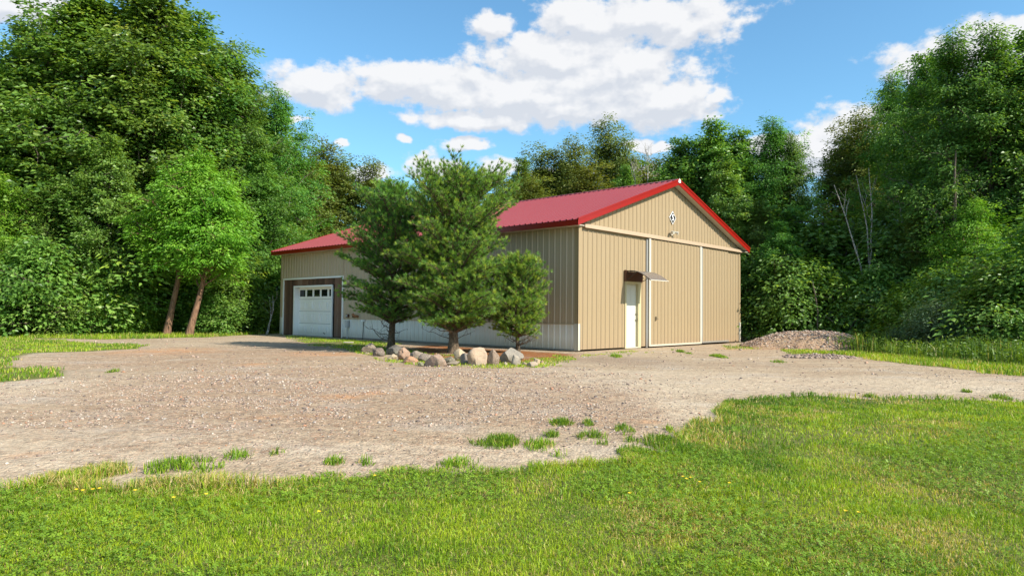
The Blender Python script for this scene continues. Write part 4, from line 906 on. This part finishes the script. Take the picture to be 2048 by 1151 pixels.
def broad_proto(name, H, Rm, hb, n_limb, n_cl, n_leaf, ll, lw, leafmat, barkmat, seed, trunk_r=.16, shape=1.0, lean=(0, 0), droop=.3, flat=.16, cl_r=.42, multi=1, low=.15, sparse=0.0):
    g = np.random.default_rng(seed); paths = []
    def trunk_at(t, m=0):
        wob = np.array([np.sin(t * 5 + seed + m), np.cos(t * 4 + seed * 2 + m)]) * .12
        off = np.array([np.cos(m * 2.4), np.sin(m * 2.4)]) * m * .35 * t * 2
        return np.array([lean[0] * t * H + wob[0] * t + off[0], lean[1] * t * H + wob[1] * t + off[1], t * H])
    for m_ in range(multi):
        ts = np.linspace(0, .96, 14); P = np.array([trunk_at(t, m_) for t in ts]); P[0, 2] = -.2
        paths.append((P, trunk_r * (1 - ts) ** .8 * (1 + .5 * np.exp(-ts * 22)) * (1 if m_ == 0 else .7) + .012))
    C, D = [], []
    for i in range(n_limb):
        u = (i + g.random()) / n_limb; t = hb + (1 - hb) * u ** .9
        env = Rm * (np.sin(np.pi * np.clip((u * .86 + low), 0, 1) ** shape) ** .62) * g.uniform(.55, 1.22)
        if u > .93: env *= .6
        az = i * 2.399 + g.normal(0, .35); m_ = i % multi
        st = trunk_at(max(.08, t - .10 - .10 * g.random()), m_); end = trunk_at(t, m_) * [1, 1, 1] + np.array([np.cos(az) * env, np.sin(az) * env, (.06 + .10 * u) * H * g.uniform(-.2, 1)])
        k = 7; s = np.linspace(0, 1, k)[:, None]; P = st + (end - st) * s; P[:, 2] += (np.sin(np.pi * s[:, 0]) * .10 * env) ; P[1:] += g.normal(0, .05, (k - 1, 3)) * env * .4
        rr = trunk_r * .34 * (1 - .6 * u); paths.append((P, rr * (1 - s[:, 0] * .85)))
        for j in range(n_cl):
            sj = g.uniform(.35, 1.0) ** .8; base = P[0] + (P[-1] - P[0]) * sj; q = int(sj * (k - 1)); base = P[q] * (1 - (sj * (k - 1) - q)) + P[min(q + 1, k - 1)] * (sj * (k - 1) - q)
            off = g.normal(0, 1, 3) * [.55, .55, .42] * (.55 + .35 * env / 3.0); c = base + off
            if g.random() < .45: paths.append((np.array([base, (base + c) / 2 + [0, 0, .05], c]), np.array([.014, .010, .004])))
            C.append(c); D.append(unit(c - trunk_at(t, m_) * [1, 1, 0] - [0, 0, c[2] - .3]))
    C = np.array(C); D = np.array(D); nC = len(C)
    sz = g.uniform(.6, 1.25, nC) * cl_r
    cl = np.repeat(np.arange(nC), n_leaf); n = len(cl)
    r = g.normal(0, 1, (n, 3)) * [1, 1, flat / cl_r * 1.6]; r[:, 2] -= droop * .5 * (r[:, 0] ** 2 + r[:, 1] ** 2) * .5
    P = C[cl] + r * sz[cl][:, None] * .62
    if sparse: kk = g.random(n) > sparse; P, cl, r = P[kk], cl[kk], r[kk]; n = len(P)
    out = unit(unit(r * [1, 1, .2]) + D[cl] * .7 + g.normal(0, .45, (n, 3))); out[:, 2] = out[:, 2] * .5 - droop * g.uniform(.2, 1.3, n); out = unit(out)
    nr_ = unit(np.array([0, 0, .62]) + D[cl] * .85 + unit(r) * .45 + g.normal(0, .48, (n, 3)))
    V, F = leaves(P, out, nr_, ll * g.uniform(.6, 1.25, n), lw * g.uniform(.7, 1.2, n))
    ctint = np.clip(g.normal(.42, .19, nC), .03, .95); tint = np.clip(ctint[cl] + g.normal(0, .13, n), 0, 1)
    crown = np_mesh('crown', V, F, leafmat, np.repeat(tint, 4)); tv, tf = tubes_np(paths)
    return crown, np_mesh('trunk', tv, tf, barkmat, smooth=True), H
def place_tree(proto, x, y, h, label, rz, cat='tree', group=None, wide=1.0, name='broadleaf_tree', lean=0.0, leafmat=None, z=None):
    s = h / proto[2]
    root = bpy.data.objects.new(name, None); COL.objects.link(root); root.location = (x, y, zat(x, y) if z is None else z); root.rotation_euler = (0, lean, rz); root.scale = (s * wide, s * wide, s); root.empty_display_size = .3
    tag(root, label, cat, group)
    for nm, me in (('trunk', proto[1]), ('crown', proto[0])):
        o_ = bpy.data.objects.new(nm, me); COL.objects.link(o_); o_.parent = root
    return root
PA1 = broad_proto('a', 15, 3.3, .10, 64, 15, 50, .24, .135, M['leafA'], M['bark'], 3, .20, low=.20)
PA2 = broad_proto('b', 15, 3.0, .10, 60, 15, 50, .22, .125, M['leafD'], M['bark'], 8, .18, low=.20)
PB = broad_proto('c', 9, 2.9, .26, 44, 14, 56, .19, .062, M['leafB'], M['redbark'], 5, .17, droop=.45, low=.22)
PC = broad_proto('d', 11, 1.55, .12, 60, 9, 60, .135, .09, M['leafC'], M['bark'], 13, .10, droop=.4, cl_r=.36, low=.18)
PD = broad_proto('e', 15, 3.4, .10, 60, 14, 52, .21, .075, M['leafD'], M['bark'], 21, .2, droop=.5, low=.2)
PS = broad_proto('s', 2.6, 1.35, .05, 26, 11, 46, .13, .07, M['leafA'], M['bark'], 31, .04, low=.34, cl_r=.34)
PW_ = broad_proto('w', 1.8, .85, .05, 24, 9, 40, .14, .032, M['leafS'], M['bark'], 37, .03, low=.34, cl_r=.30, flat=.22)
def X_at(px, Y): return at(px, 620, Y)[0]
def top_h(py, px, Y): return at(px, py, Y)[2]
def tree_at(proto, px, Y, py_top, label, rz=None, **k):
    x = X_at(px, Y); h = max(2, top_h(py_top, px, Y))
    return place_tree(proto, x, Y, h * 1.0, label, R.uniform(0, 6.28) if rz is None else rz, **k)
# left wood, front row
LT = [(PA1, -60, 31, 130, 'tall green tree cut by the left edge of the photo', 1.0), (PA2, 40, 33.5, 88, 'tall dark green tree at far left, second in the front row', 1.0),
      (PA1, 150, 33, 2, 'very tall tree with light olive leaves, highest on the left', 1.1), (PA1, 285, 33.5, 0, 'very tall olive green tree right of the highest one on the left', 1.1),
      (PA2, 375, 35, 70, 'tall deep green tree behind the two leaning red trunks', 1.1), (PD, 455, 36, 130, 'tall tree with narrow drooping leaves on the slope of the left tree line', 1.0),
      (PD, 545, 37.5, 215, 'right end tree of the left tree line, narrow drooping leaves', .95), (PA2, 520, 35, 330, 'medium dark tree between the left tree line and the barn', 1.0),
      (PA1, 210, 29.8, 300, 'lower tree with sunlit layered branches in front of the tallest trees', .95), (PA2, 90, 30, 360, 'low broad dark tree at far left in front of the tall ones', 1.0),
      (PA1, -160, 29, 200, 'green tree outside the left edge beside the edge tree', 1.1), (PB, -10, 29, 380, 'bright green young ash at the left edge of the photo', 1.0)]
for pr, px, Y, py, lb, wd_ in LT: tree_at(pr, px, Y, py, lb, wide=wd_)
# two leaning red trunks with a bright crown
b1 = broad_proto('f', 9.2, 2.7, .44, 40, 13, 54, .22, .075, M['leafB'], M['redbark'], 51, .16, droop=.45, lean=(.19, 0), low=.22)
b2 = broad_proto('g', 7.4, 2.5, .48, 34, 13, 54, .22, .075, M['leafB'], M['redbark'], 57, .17, droop=.45, lean=(.24, 0), low=.22)
tree_at(b1, 333, 29.6, 330, 'bright green ash with leaning reddish trunk, left of the pair', 0)
tree_at(b2, 378, 29.3, 400, 'bright green ash with leaning reddish trunk, right of the pair', 0)
# rows behind
gl = 'tall trees in the dense wood behind the front row'
for i, (px, Y, py) in enumerate([(-120, 40, 160), (0, 41, 190), (100, 42, 150), (215, 41, 190), (320, 42, 170), (405, 42, 150), (495, 43, 215), (570, 45, 300), (60, 52, 240), (260, 52, 230), (400, 52, 270)]):
    tree_at((PA1, PA2, PD)[i % 3], px, Y, py + 10, 'tall green tree in the dense wood left of the barn, behind the front row', group=gl, wide=1.15)
for px, Y, py, lb in [(640, 46, 318, 'pale olive poplar just left of the pines, above the red roof'), (672, 47, 345, 'thin pale poplar seen above the left end of the red roof'), (610, 44, 350, 'thin poplar against the end of the left tree line'),
                      (735, 46, 352, 'small loose poplar behind the top of the left pine'), (770, 50, 392, 'low poplar top behind the left pine'), (830, 52, 400, 'low poplar hidden mostly by the pines')]:
    tree_at(PC, px, Y, py, lb, wide=1.35)
# behind the barn
for i, (px, Y, py, pr, wd_, lb) in enumerate([
    (1000, 40, 382, PC, 1.3, 'olive poplar just right of the middle pine, above the roof'), (1042, 41, 340, PA2, .8, 'round dark tree behind the middle of the red roof'), (1082, 42, 330, PC, 1.2, 'pointed olive poplar above the middle of the red roof'),
    (1114, 42, 335, PC, 1.1, 'slim poplar right of the pointed olive one'), (1150, 41, 318, PC, 1.1, 'broad olive poplar left of the tallest one behind the roof'), (1208, 43, 282, PC, 1.0, 'tallest poplar behind the roof, narrow top against the cloud'),
    (1246, 42, 312, PC, .9, 'poplar just right of the tallest one behind the roof'), (1275, 43, 352, PC, 1.4, 'low olive tree left of the roof peak'), (1318, 44, 350, PC, 1.4, 'low olive tree directly behind the roof peak'),
    (1175, 38, 362, PC, 1.6, 'low yellowish olive tree right behind the ridge'), (1060, 37.5, 385, PC, 1.6, 'low olive bushy tree right behind the ridge, nearer the pines'), (1250, 38.5, 358, PA1, .8, 'low green tree behind the ridge near the peak')]):
    tree_at(pr, px, Y, py, lb, wide=wd_)
# right of the barn
RT = [(1362, 36, 305, PA2, 'dark tree right behind the roof peak', 1.1), (1425, 35, 275, PA1, 'tall tree right of the roof peak, mid green', 1.1), (1480, 35, 290, PA2, 'dark green tree above the right slope of the roof', 1.1),
      (1545, 34, 268, PD, 'tall narrow leaved tree right of the barn', 1.0), (1582, 33.5, 298, PD, 'tree at the left edge of the sky gap right of the barn', .7), (1520, 32, 420, PA1, 'lower sunlit tree right behind the right end of the barn', .9),
      (1455, 33, 350, PA1, 'yellowish green tree just over the right roof slope', .9), (1560, 30, 460, PA2, 'low dark tree behind the gravel piles', 1.1),
      (1650, 36, 470, PA2, 'medium dark tree below the gap in the tree line', 1.2), (1700, 40, 288, PC, 'loose poplar right of the sky gap', 1.1), (1662, 41, 345, PC, 'small loose poplar in the sky gap', .8), (1735, 38, 265, PC, 'yellowish poplar left of the big right trees', 1.2),
      (1790, 34, 185, PD, 'tall tree with drooping leaves, left one of the big right group', .75), (1855, 31, 150, PA2, 'dark tall tree left of the highest right tree', .78), (1915, 28, 108, PD, 'highest tree of the right group', .95),
      (1990, 27, 98, PD, 'tall tree right of the highest right tree', .95), (2070, 27, 105, PA2, 'tall dark tree cut by the right edge of the photo', 1.0), (2150, 26, 120, PA1, 'tall tree just outside the right edge', 1.1),
      (1765, 31, 430, PA1, 'lower layered tree left of the big right trees', .9), (1830, 28, 440, PA1, 'low sunlit tree in front of the big right trees', .9), (1950, 25, 430, PB, 'bright young ash in front of the big right trees', 1.0), (1690, 34, 500, PA2, 'low dark tree behind the birch stems', 1.3)]
for px, Y, py, pr, lb, wd_ in RT: tree_at(pr, px, Y, py, lb, wide=wd_)
for i, (px, Y, py) in enumerate([(1400, 44, 330), (1480, 43, 330), (1550, 44, 340), (1620, 46, 470), (1680, 46, 430), (1760, 45, 300), (1830, 42, 230), (1900, 40, 200), (1980, 38, 170), (2060, 38, 160), (2160, 36, 150), (1600, 52, 480), (1700, 54, 440)]):
    tree_at((PA2, PD, PA1)[i % 3], px, Y, py + 10, 'tall dark tree deep in the wood right of the barn, behind the front row', group='tall trees in the wood right of the barn, behind the front row', wide=1.2)
# understorey shrubs
PS2 = broad_proto('s2', 3.2, 1.7, .05, 24, 9, 40, .17, .09, M['leafA'], M['bark'], 33, .04, low=.30, cl_r=.42, droop=.6)
PS3 = broad_proto('s3', 2.4, 1.5, .05, 20, 9, 40, .18, .055, M['leafB'], M['bark'], 35, .03, low=.30, cl_r=.36, droop=.7)
for i, (px, Y, h) in enumerate([(-60, 28, 3.2), (15, 28.8, 1.6), (80, 28, 3.6), (150, 28.8, 1.9), (205, 29.5, 2.6), (262, 29.8, 1.5), (300, 32.0, 2.2), (425, 31.5, 1.7), (462, 32.5, 2.6), (510, 33.8, 2.0), (545, 36, 3.8), (395, 33, 2.8), (340, 33.5, 2.2), (240, 31.5, 4.4), (140, 31.5, 3.4), (50, 31, 4.8), (-20, 30.5, 4.0), (450, 35, 4), (500, 37, 4.8), (110, 29.2, 2.4), (180, 31, 5.2)]):
    lb = {-60: 'rounded leafy shrub at the very left edge, at the foot of the wood', 15: 'low leafy shrub by the left edge, before the first taller one', 80: 'tall broad leafy shrub at the foot of the wood, above the left lawn patch', 150: 'low leafy shrub between the two taller ones above the left lawn patch',
          205: 'mid-sized leafy shrub above the pointed end of the left lawn patch', 262: 'lowest leafy shrub, just left of the leaning red trunks', 300: 'leafy shrub behind the left leaning red trunk', 425: 'low leafy shrub right of the leaning red trunks',
          462: 'leafy shrub midway between the leaning red trunks and the barn', 545: 'tall leafy shrub right beside the garage corner of the barn', 395: 'leafy shrub just behind the right leaning red trunk'}.get(px, 'leafy green shrub in the second row of undergrowth in the left wood')
    place_tree((PS, PS2, PS2, PS3)[(i * 7) % 4], X_at(px, Y), Y, h, lb, R.uniform(0, 6), 'shrub', 'shrubs at the foot of the left wood', R.uniform(.9, 1.3), 'shrub')
for i, (px, Y, h) in enumerate([(1500, 31, 3.2), (1540, 30.5, 2.8), (1585, 29, 3.4), (1630, 29.5, 3.0), (1672, 30.5, 2.6), (1715, 30.5, 2.6), (1760, 28, 3.0), (1960, 21.5, 2.0), (2010, 20.5, 2.4), (2070, 20, 2.8), (1900, 23.5, 2.6), (1840, 25.3, 2.2), (1640, 32, 5), (1720, 33.5, 5), (1800, 29.5, 5), (1560, 33, 5), (2120, 21, 4)]):
    lb = {1500: 'leafy shrub beside the right corner of the barn', 1540: 'leafy shrub behind the lower reddish gravel mound', 1585: 'taller leafy shrub behind the left half of the big gravel mound', 1630: 'leafy shrub behind the top of the big gravel mound',
          1715: 'leafy shrub behind the right end of the big gravel mound', 1840: 'low leafy shrub behind the grey-green willow shrubs', 1900: 'leafy shrub behind and right of the tallest willow shrub', 1960: 'low leafy shrub in the weeds, first right of the willow shrubs',
          2010: 'leafy shrub in the weeds near the right edge of the photo', 2070: 'leafy shrub cut by the right edge of the photo'}.get(px, 'leafy green shrub in the second row of undergrowth in the right wood')
    place_tree((PS, PS2, PS2, PS3)[(i * 5) % 4], X_at(px, Y), Y, h, lb, R.uniform(0, 6), 'shrub', 'shrubs at the foot of the right wood', 1.15, 'shrub')
for (px, Y, h, lb) in [(1868, 21.0, 1.35, 'grey-green willow shrub, tallest at the foot of the right wood'), (1908, 20.8, .95, 'smaller grey-green shrub right of the tallest willow shrub'), (1830, 21.6, .75, 'low grey-green shrub left of the tallest willow shrub'), (1790, 22.0, .6, 'lowest grey-green shrub near the gravel mound')]:
    place_tree(PW_, X_at(px, Y), Y, h, lb, px, 'shrub', None, 1.0, 'willow_shrub')
# bare white birch stems
def stem(px0, py0, px1, py1, Y, r, label, forks=3, seed=1, name='dead_birch', mat='birch'):
    g = np.random.default_rng(seed); a = np.array(at(px0, py0, Y)); b = np.array(at(px1, py1, Y + g.uniform(-.6, .6))); a[2] = max(a[2], -.1)
    s = np.linspace(0, 1, 9)[:, None]; P = (b - a) * s; P[1:-1] += g.normal(0, .018, (7, 3)); P[:, 0] += np.sin(s[:, 0] * 3.1) * .12 * (1 if seed % 2 else -1); paths = [(P, r * (1 - .75 * s[:, 0]))]
    tw = []
    for i in range(forks):
        t = g.uniform(.3, .85); st = P[int(t * 8)]; az = g.uniform(0, 6.28); ln = g.uniform(.6, 1.5) * (1.1 - t) + .4; e_ = st + np.array([np.cos(az) * ln * .35, np.sin(az) * ln * .35, ln])
        q = np.linspace(0, 1, 5)[:, None]; PP = st + (e_ - st) * q; PP[1:-1] += g.normal(0, .03, (3, 3)); tw.append((PP, r * .35 * (1 - .8 * q[:, 0])))
        for k in range(3):
            s0 = PP[g.integers(1, 4)]; tw.append((np.array([s0, s0 + g.normal(0, .25, 3) + [0, 0, .35]]), np.array([r * .12, .004])))
    root = empty(name, tuple(a), label=label, cat='tree')
    V, F = tubes_np(paths, 8); link('trunk', np_mesh('trunk', V, F, M[mat], smooth=True), root)
    if tw: V, F = tubes_np(tw, 5); link('branches', np_mesh('branches', V, F, M[mat], smooth=True), root)
stem(1742, 625, 1668, 370, 28.9, .05, 'bare white birch leaning left, right of the sky gap', 3, 3)
stem(1738, 560, 1737, 335, 29.2, .045, 'straight bare white birch right of the leaning one', 2, 5)
stem(1738, 525, 1712, 350, 29.3, .04, 'thin bare birch fork between the leaning and straight ones', 1, 7)
stem(1803, 505, 1796, 400, 30, .06, 'short visible piece of white birch trunk left of the big right trees', 1, 9)
stem(1268, 400, 1262, 325, 37.5, .035, 'bare pale dead tree above the roof left of the peak', 7, 11); stem(1292, 400, 1290, 285, 37.5, .04, 'taller bare dead tree above the roof beside the peak', 8, 13); stem(1304, 400, 1303, 320, 37.8, .025, 'thin bare dead tree nearest the roof peak', 4, 15)
stem(533, 668, 545, 590, 32.5, .06, 'short pale tree trunk just left of the garage end of the barn', 2, 17, 'pale_trunk_tree')
for i, (px, lb) in enumerate(((497, 'pale sapling stem in the shade, second from the left before the barn'), (508, 'pale sapling stem in the shade, third from the left before the barn'), (522, 'pale sapling stem in the shade, nearest the pale short trunk by the barn'), (478, 'pale sapling stem in the shade, leftmost and farthest from the barn'))): stem(px, 664, px + 3, 560, 34 + i * .5, .03, lb, 0, 20 + i, 'sapling')
stem(1632, 690, 1625, 560, 27, .04, 'thin straight grey stem behind the big gravel mound', 1, 31, 'sapling', 'bark'); stem(1488, 680, 1506, 652, 28.6, .012, 'thin dry stick leaning beside the right corner of the barn', 0, 33, 'dry_stick', 'bark')
stem(2015, 690, 1978, 630, 21.5, .012, 'thin dry stick leaning in the weeds at far right', 0, 35, 'dry_stick', 'bark')
# trunk visible inside the big right trees
for (px, y0, y1, Y, lb) in [(1918, 540, 300, 26.5, 'dark bare trunk seen inside the big right trees'), (1958, 520, 430, 25.5, 'short brown trunk piece inside the right trees')]:
    stem(px, y0, px - 6, y1, Y, .09, lb, 2, px, 'broadleaf_tree', 'bark')

# ------------------------------------------------------------------ pines
def pine(px, pyb, h, label, seed, prof, n_wh, per, trunk_r, hb, ntuft, lean=(0, 0), skew=(0, 0), leaders=1, bright=.0, Y=None):
    g = np.random.default_rng(seed); x, y = ground(px, pyb)
    if Y: x, y = X_at(px, Y), Y
    paths, TC, TD, TT = [], [], [], []
    def tk(t): return np.array([lean[0] * t * h + .04 * np.sin(t * 7 + seed), lean[1] * t * h, t * h])
    ts = np.linspace(0, 1, 14); P = np.array([tk(t) for t in ts]); P[0, 2] = -.15
    paths.append((P, trunk_r * (1 - ts) ** .75 * (1 + .6 * np.exp(-ts * 30)) + .008))
    def twig(p0, d, ln, lvl):
        k = 5; q = np.linspace(0, 1, k)[:, None]; PP = p0 + d * ln * q; PP[:, 2] += .12 * ln * q[:, 0] ** 2
        paths.append((PP, np.linspace(.010, .004, k) if lvl else np.linspace(.022, .007, k)))
        m_ = max(2, int(ln / .10))
        for s_ in np.linspace(.25, 1.0, m_):
            c = p0 + d * ln * s_ + [0, 0, .12 * ln * s_ * s_]; TC.append(c + g.normal(0, .015, 3)); TD.append(unit(d * .9 + g.normal(0, .28, 3) + [0, 0, .35])); TT.append(s_)
    for i in range(n_wh):
        u = (i + .5) / n_wh; t = hb + (1 - hb) * u
        env = np.interp(u, [a for a, b in prof], [b for a, b in prof])
        for j in range(per):
            az = i * 1.1 + j * 2 * np.pi / per + g.normal(0, .2); e_ = env * g.uniform(.6, 1.25) * (1 + skew[0] * np.cos(az) + skew[1] * np.sin(az))
            d = unit(np.array([np.cos(az), np.sin(az), .25 + .9 * u ** 2 + g.normal(0, .08)])); ln = max(.2, e_ / np.hypot(d[0], d[1]) * (1 if u < .9 else .6))
            p0 = tk(t); k = 8; q = np.linspace(0, 1, k)[:, None]; PP = p0 + d * ln * q; PP[:, 2] += .10 * ln * np.sin(q[:, 0] * 2.0) - .04 * ln
            paths.append((PP, np.linspace(.035 * (1.1 - u) + .012, .007, k)))
            nt_ = max(4, int(ln * 6.5))
            for s_ in np.linspace(.22 + .1 * (1 - u), 1, nt_):
                f = s_ * (k - 1); a_ = int(min(f, k - 2)); b_ = PP[a_] + (PP[a_ + 1] - PP[a_]) * (f - a_)
                for sd_ in (-1, 1):
                    side_ = np.array([-d[1], d[0], 0]) * sd_
                    dd = unit(d * .8 + side_ * g.uniform(.5, 1.1) + [0, 0, g.normal(.12, .25)]); twig(b_, dd, g.uniform(.22, .55) * (1.15 - .4 * s_), 1)
            twig(PP[-1], unit(PP[-1] - PP[-2]), .2, 1)
    for l_ in range(leaders):
        az = l_ * 2.2 + seed; r0 = 0 if l_ == 0 else g.uniform(.25, .6); st = tk(.86 if l_ else .93) + [np.cos(az) * r0 * .3, 0, 0]; en = tk(1.0) + [np.cos(az) * r0, np.sin(az) * r0 * .5, g.uniform(-.35, .25)]
        d = unit(en - st); ln = np.linalg.norm(en - st) + .25; twig(st, d, ln, 0)
        for k_ in range(6): twig(st + d * ln * g.uniform(.25, .9), unit(d + g.normal(0, .5, 3)), g.uniform(.12, .3), 1)
    TC, TD, TT = np.array(TC), np.array(TD), np.array(TT)
    if len(TC) > ntuft: k = g.permutation(len(TC))[:ntuft]; TC, TD, TT = TC[k], TD[k], TT[k]
    nn = 30; n = len(TC) * nn; id_ = np.repeat(np.arange(len(TC)), nn)
    d = unit(TD[id_] + g.normal(0, .46, (n, 3))); p0 = TC[id_] + g.normal(0, .012, (n, 3)); ln = g.uniform(.07, .125, n)[:, None]; s_ = unit(np.cross(d, g.normal(0, 1, (n, 3)))) * .0046
    V = np.stack([p0 - s_, p0 + s_, p0 + d * ln], 1).reshape(-1, 3); F = np.arange(n * 3).reshape(-1, 3)
    tt = np.clip(g.normal(.36, .20, len(TC)) + .22 * (TT - .5) + bright, 0, 1)
    root = empty('pine_tree', (x, y, zat(x, y)), label=label, cat='pine tree')
    link('needles', np_mesh('needles', V, F, M['needle'], np.repeat(np.clip(tt[id_] + g.normal(0, .08, n), 0, 1), 3)), root)
    # bare dead lower branches
    for i in range(9):
        az = g.uniform(0, 6.28); t = g.uniform(.05, hb + .06); ln = g.uniform(.5, 1.3) * prof[1][1] * .8; q = np.linspace(0, 1, 6)[:, None]
        PP = tk(t) + np.array([np.cos(az), np.sin(az), .25]) * ln * q; PP[1:] += g.normal(0, .035, (5, 3)) * ln; PP[:, 2] += .12 * q[:, 0] ** 2 * ln
        paths.append((PP, np.linspace(.014, .003, 6)))
        for k_ in range(4): b_ = PP[g.integers(2, 6)]; paths.append((np.array([b_, b_ + g.normal(0, .18, 3) + [0, 0, .08]]), np.array([.005, .002])))
    V, F = tubes_np(paths, 5); link('trunk', np_mesh('trunk', V, F, M['pinebark'], smooth=True), root)
    print('pine', len(TC), n)
pine(905, 704, 4.6, 'tallest bushy pine in the middle of the three before the barn', 2, [(0, .75), (.1, 1.15), (.3, 1.38), (.62, 1.38), (.8, 1.15), (.92, .8), (1, .4)], 26, 8, .13, .11, 13500, lean=(.03, 0), leaders=6, bright=.10, Y=19.0)
pine(785, 696, 4.6, 'dark left pine with bare lower branches, in front of the garage side', 5, [(0, .7), (.15, 1.12), (.4, 1.2), (.65, 1.0), (.85, .62), (1, .25)], 21, 7, .10, .16, 9000, lean=(.0, 0), skew=(-.1, 0), leaders=4, bright=-.04, Y=20.4)
pine(1037, 701, 2.35, 'small yellowish-green young pine on the right of the three', 9, [(0, .42), (.2, .62), (.5, .64), (.8, .42), (1, .18)], 12, 7, .055, .17, 4200, leaders=1, bright=.16, Y=19.3)

# dandelions in the lawn
for i, (px, py) in enumerate([(150, 992), (163, 994), (183, 992), (196, 990), (268, 993), (345, 1008), (410, 1000), (1365, 960), (1372, 965), (1380, 962), (1398, 972), (1258, 995), (1690, 1030), (1716, 1033), (1458, 975), (636, 1035), (748, 958)]):
    gx_, gy_ = ground(px, py); z = zat(gx_, gy_)
    if i == 0:
        f0 = MB(); f0.tube([(0, 0, 0), (.005, .003, .06)], .0015, 5); st_me = f0.mesh('stem', M['clover'])
        f1 = MB(); 
        for k in range(12):
            a = k * math.pi / 6; f1.add([(.005, .003, .06), (.005 + .010 * math.cos(a - .2), .003 + .010 * math.sin(a - .2), .068), (.005 + .012 * math.cos(a), .003 + .012 * math.sin(a), .066), (.005 + .010 * math.cos(a + .2), .003 + .010 * math.sin(a + .2), .068)], [(0, 1, 2, 3)])
        fl_me = f1.mesh('petals', M['yellow'])
    r_ = empty('dandelion', (gx_, gy_, z - .012), label='yellow dandelion flower in the lawn', cat='flower', group='yellow dandelion flowers in the lawn')
    link('stem', st_me, r_); link('petals', fl_me, r_)
tris = sum(len(o.data.loop_triangles) or sum(len(p.vertices) - 2 for p in o.data.polygons) if False else 0 for o in bpy.data.objects if o.type == 'MESH')
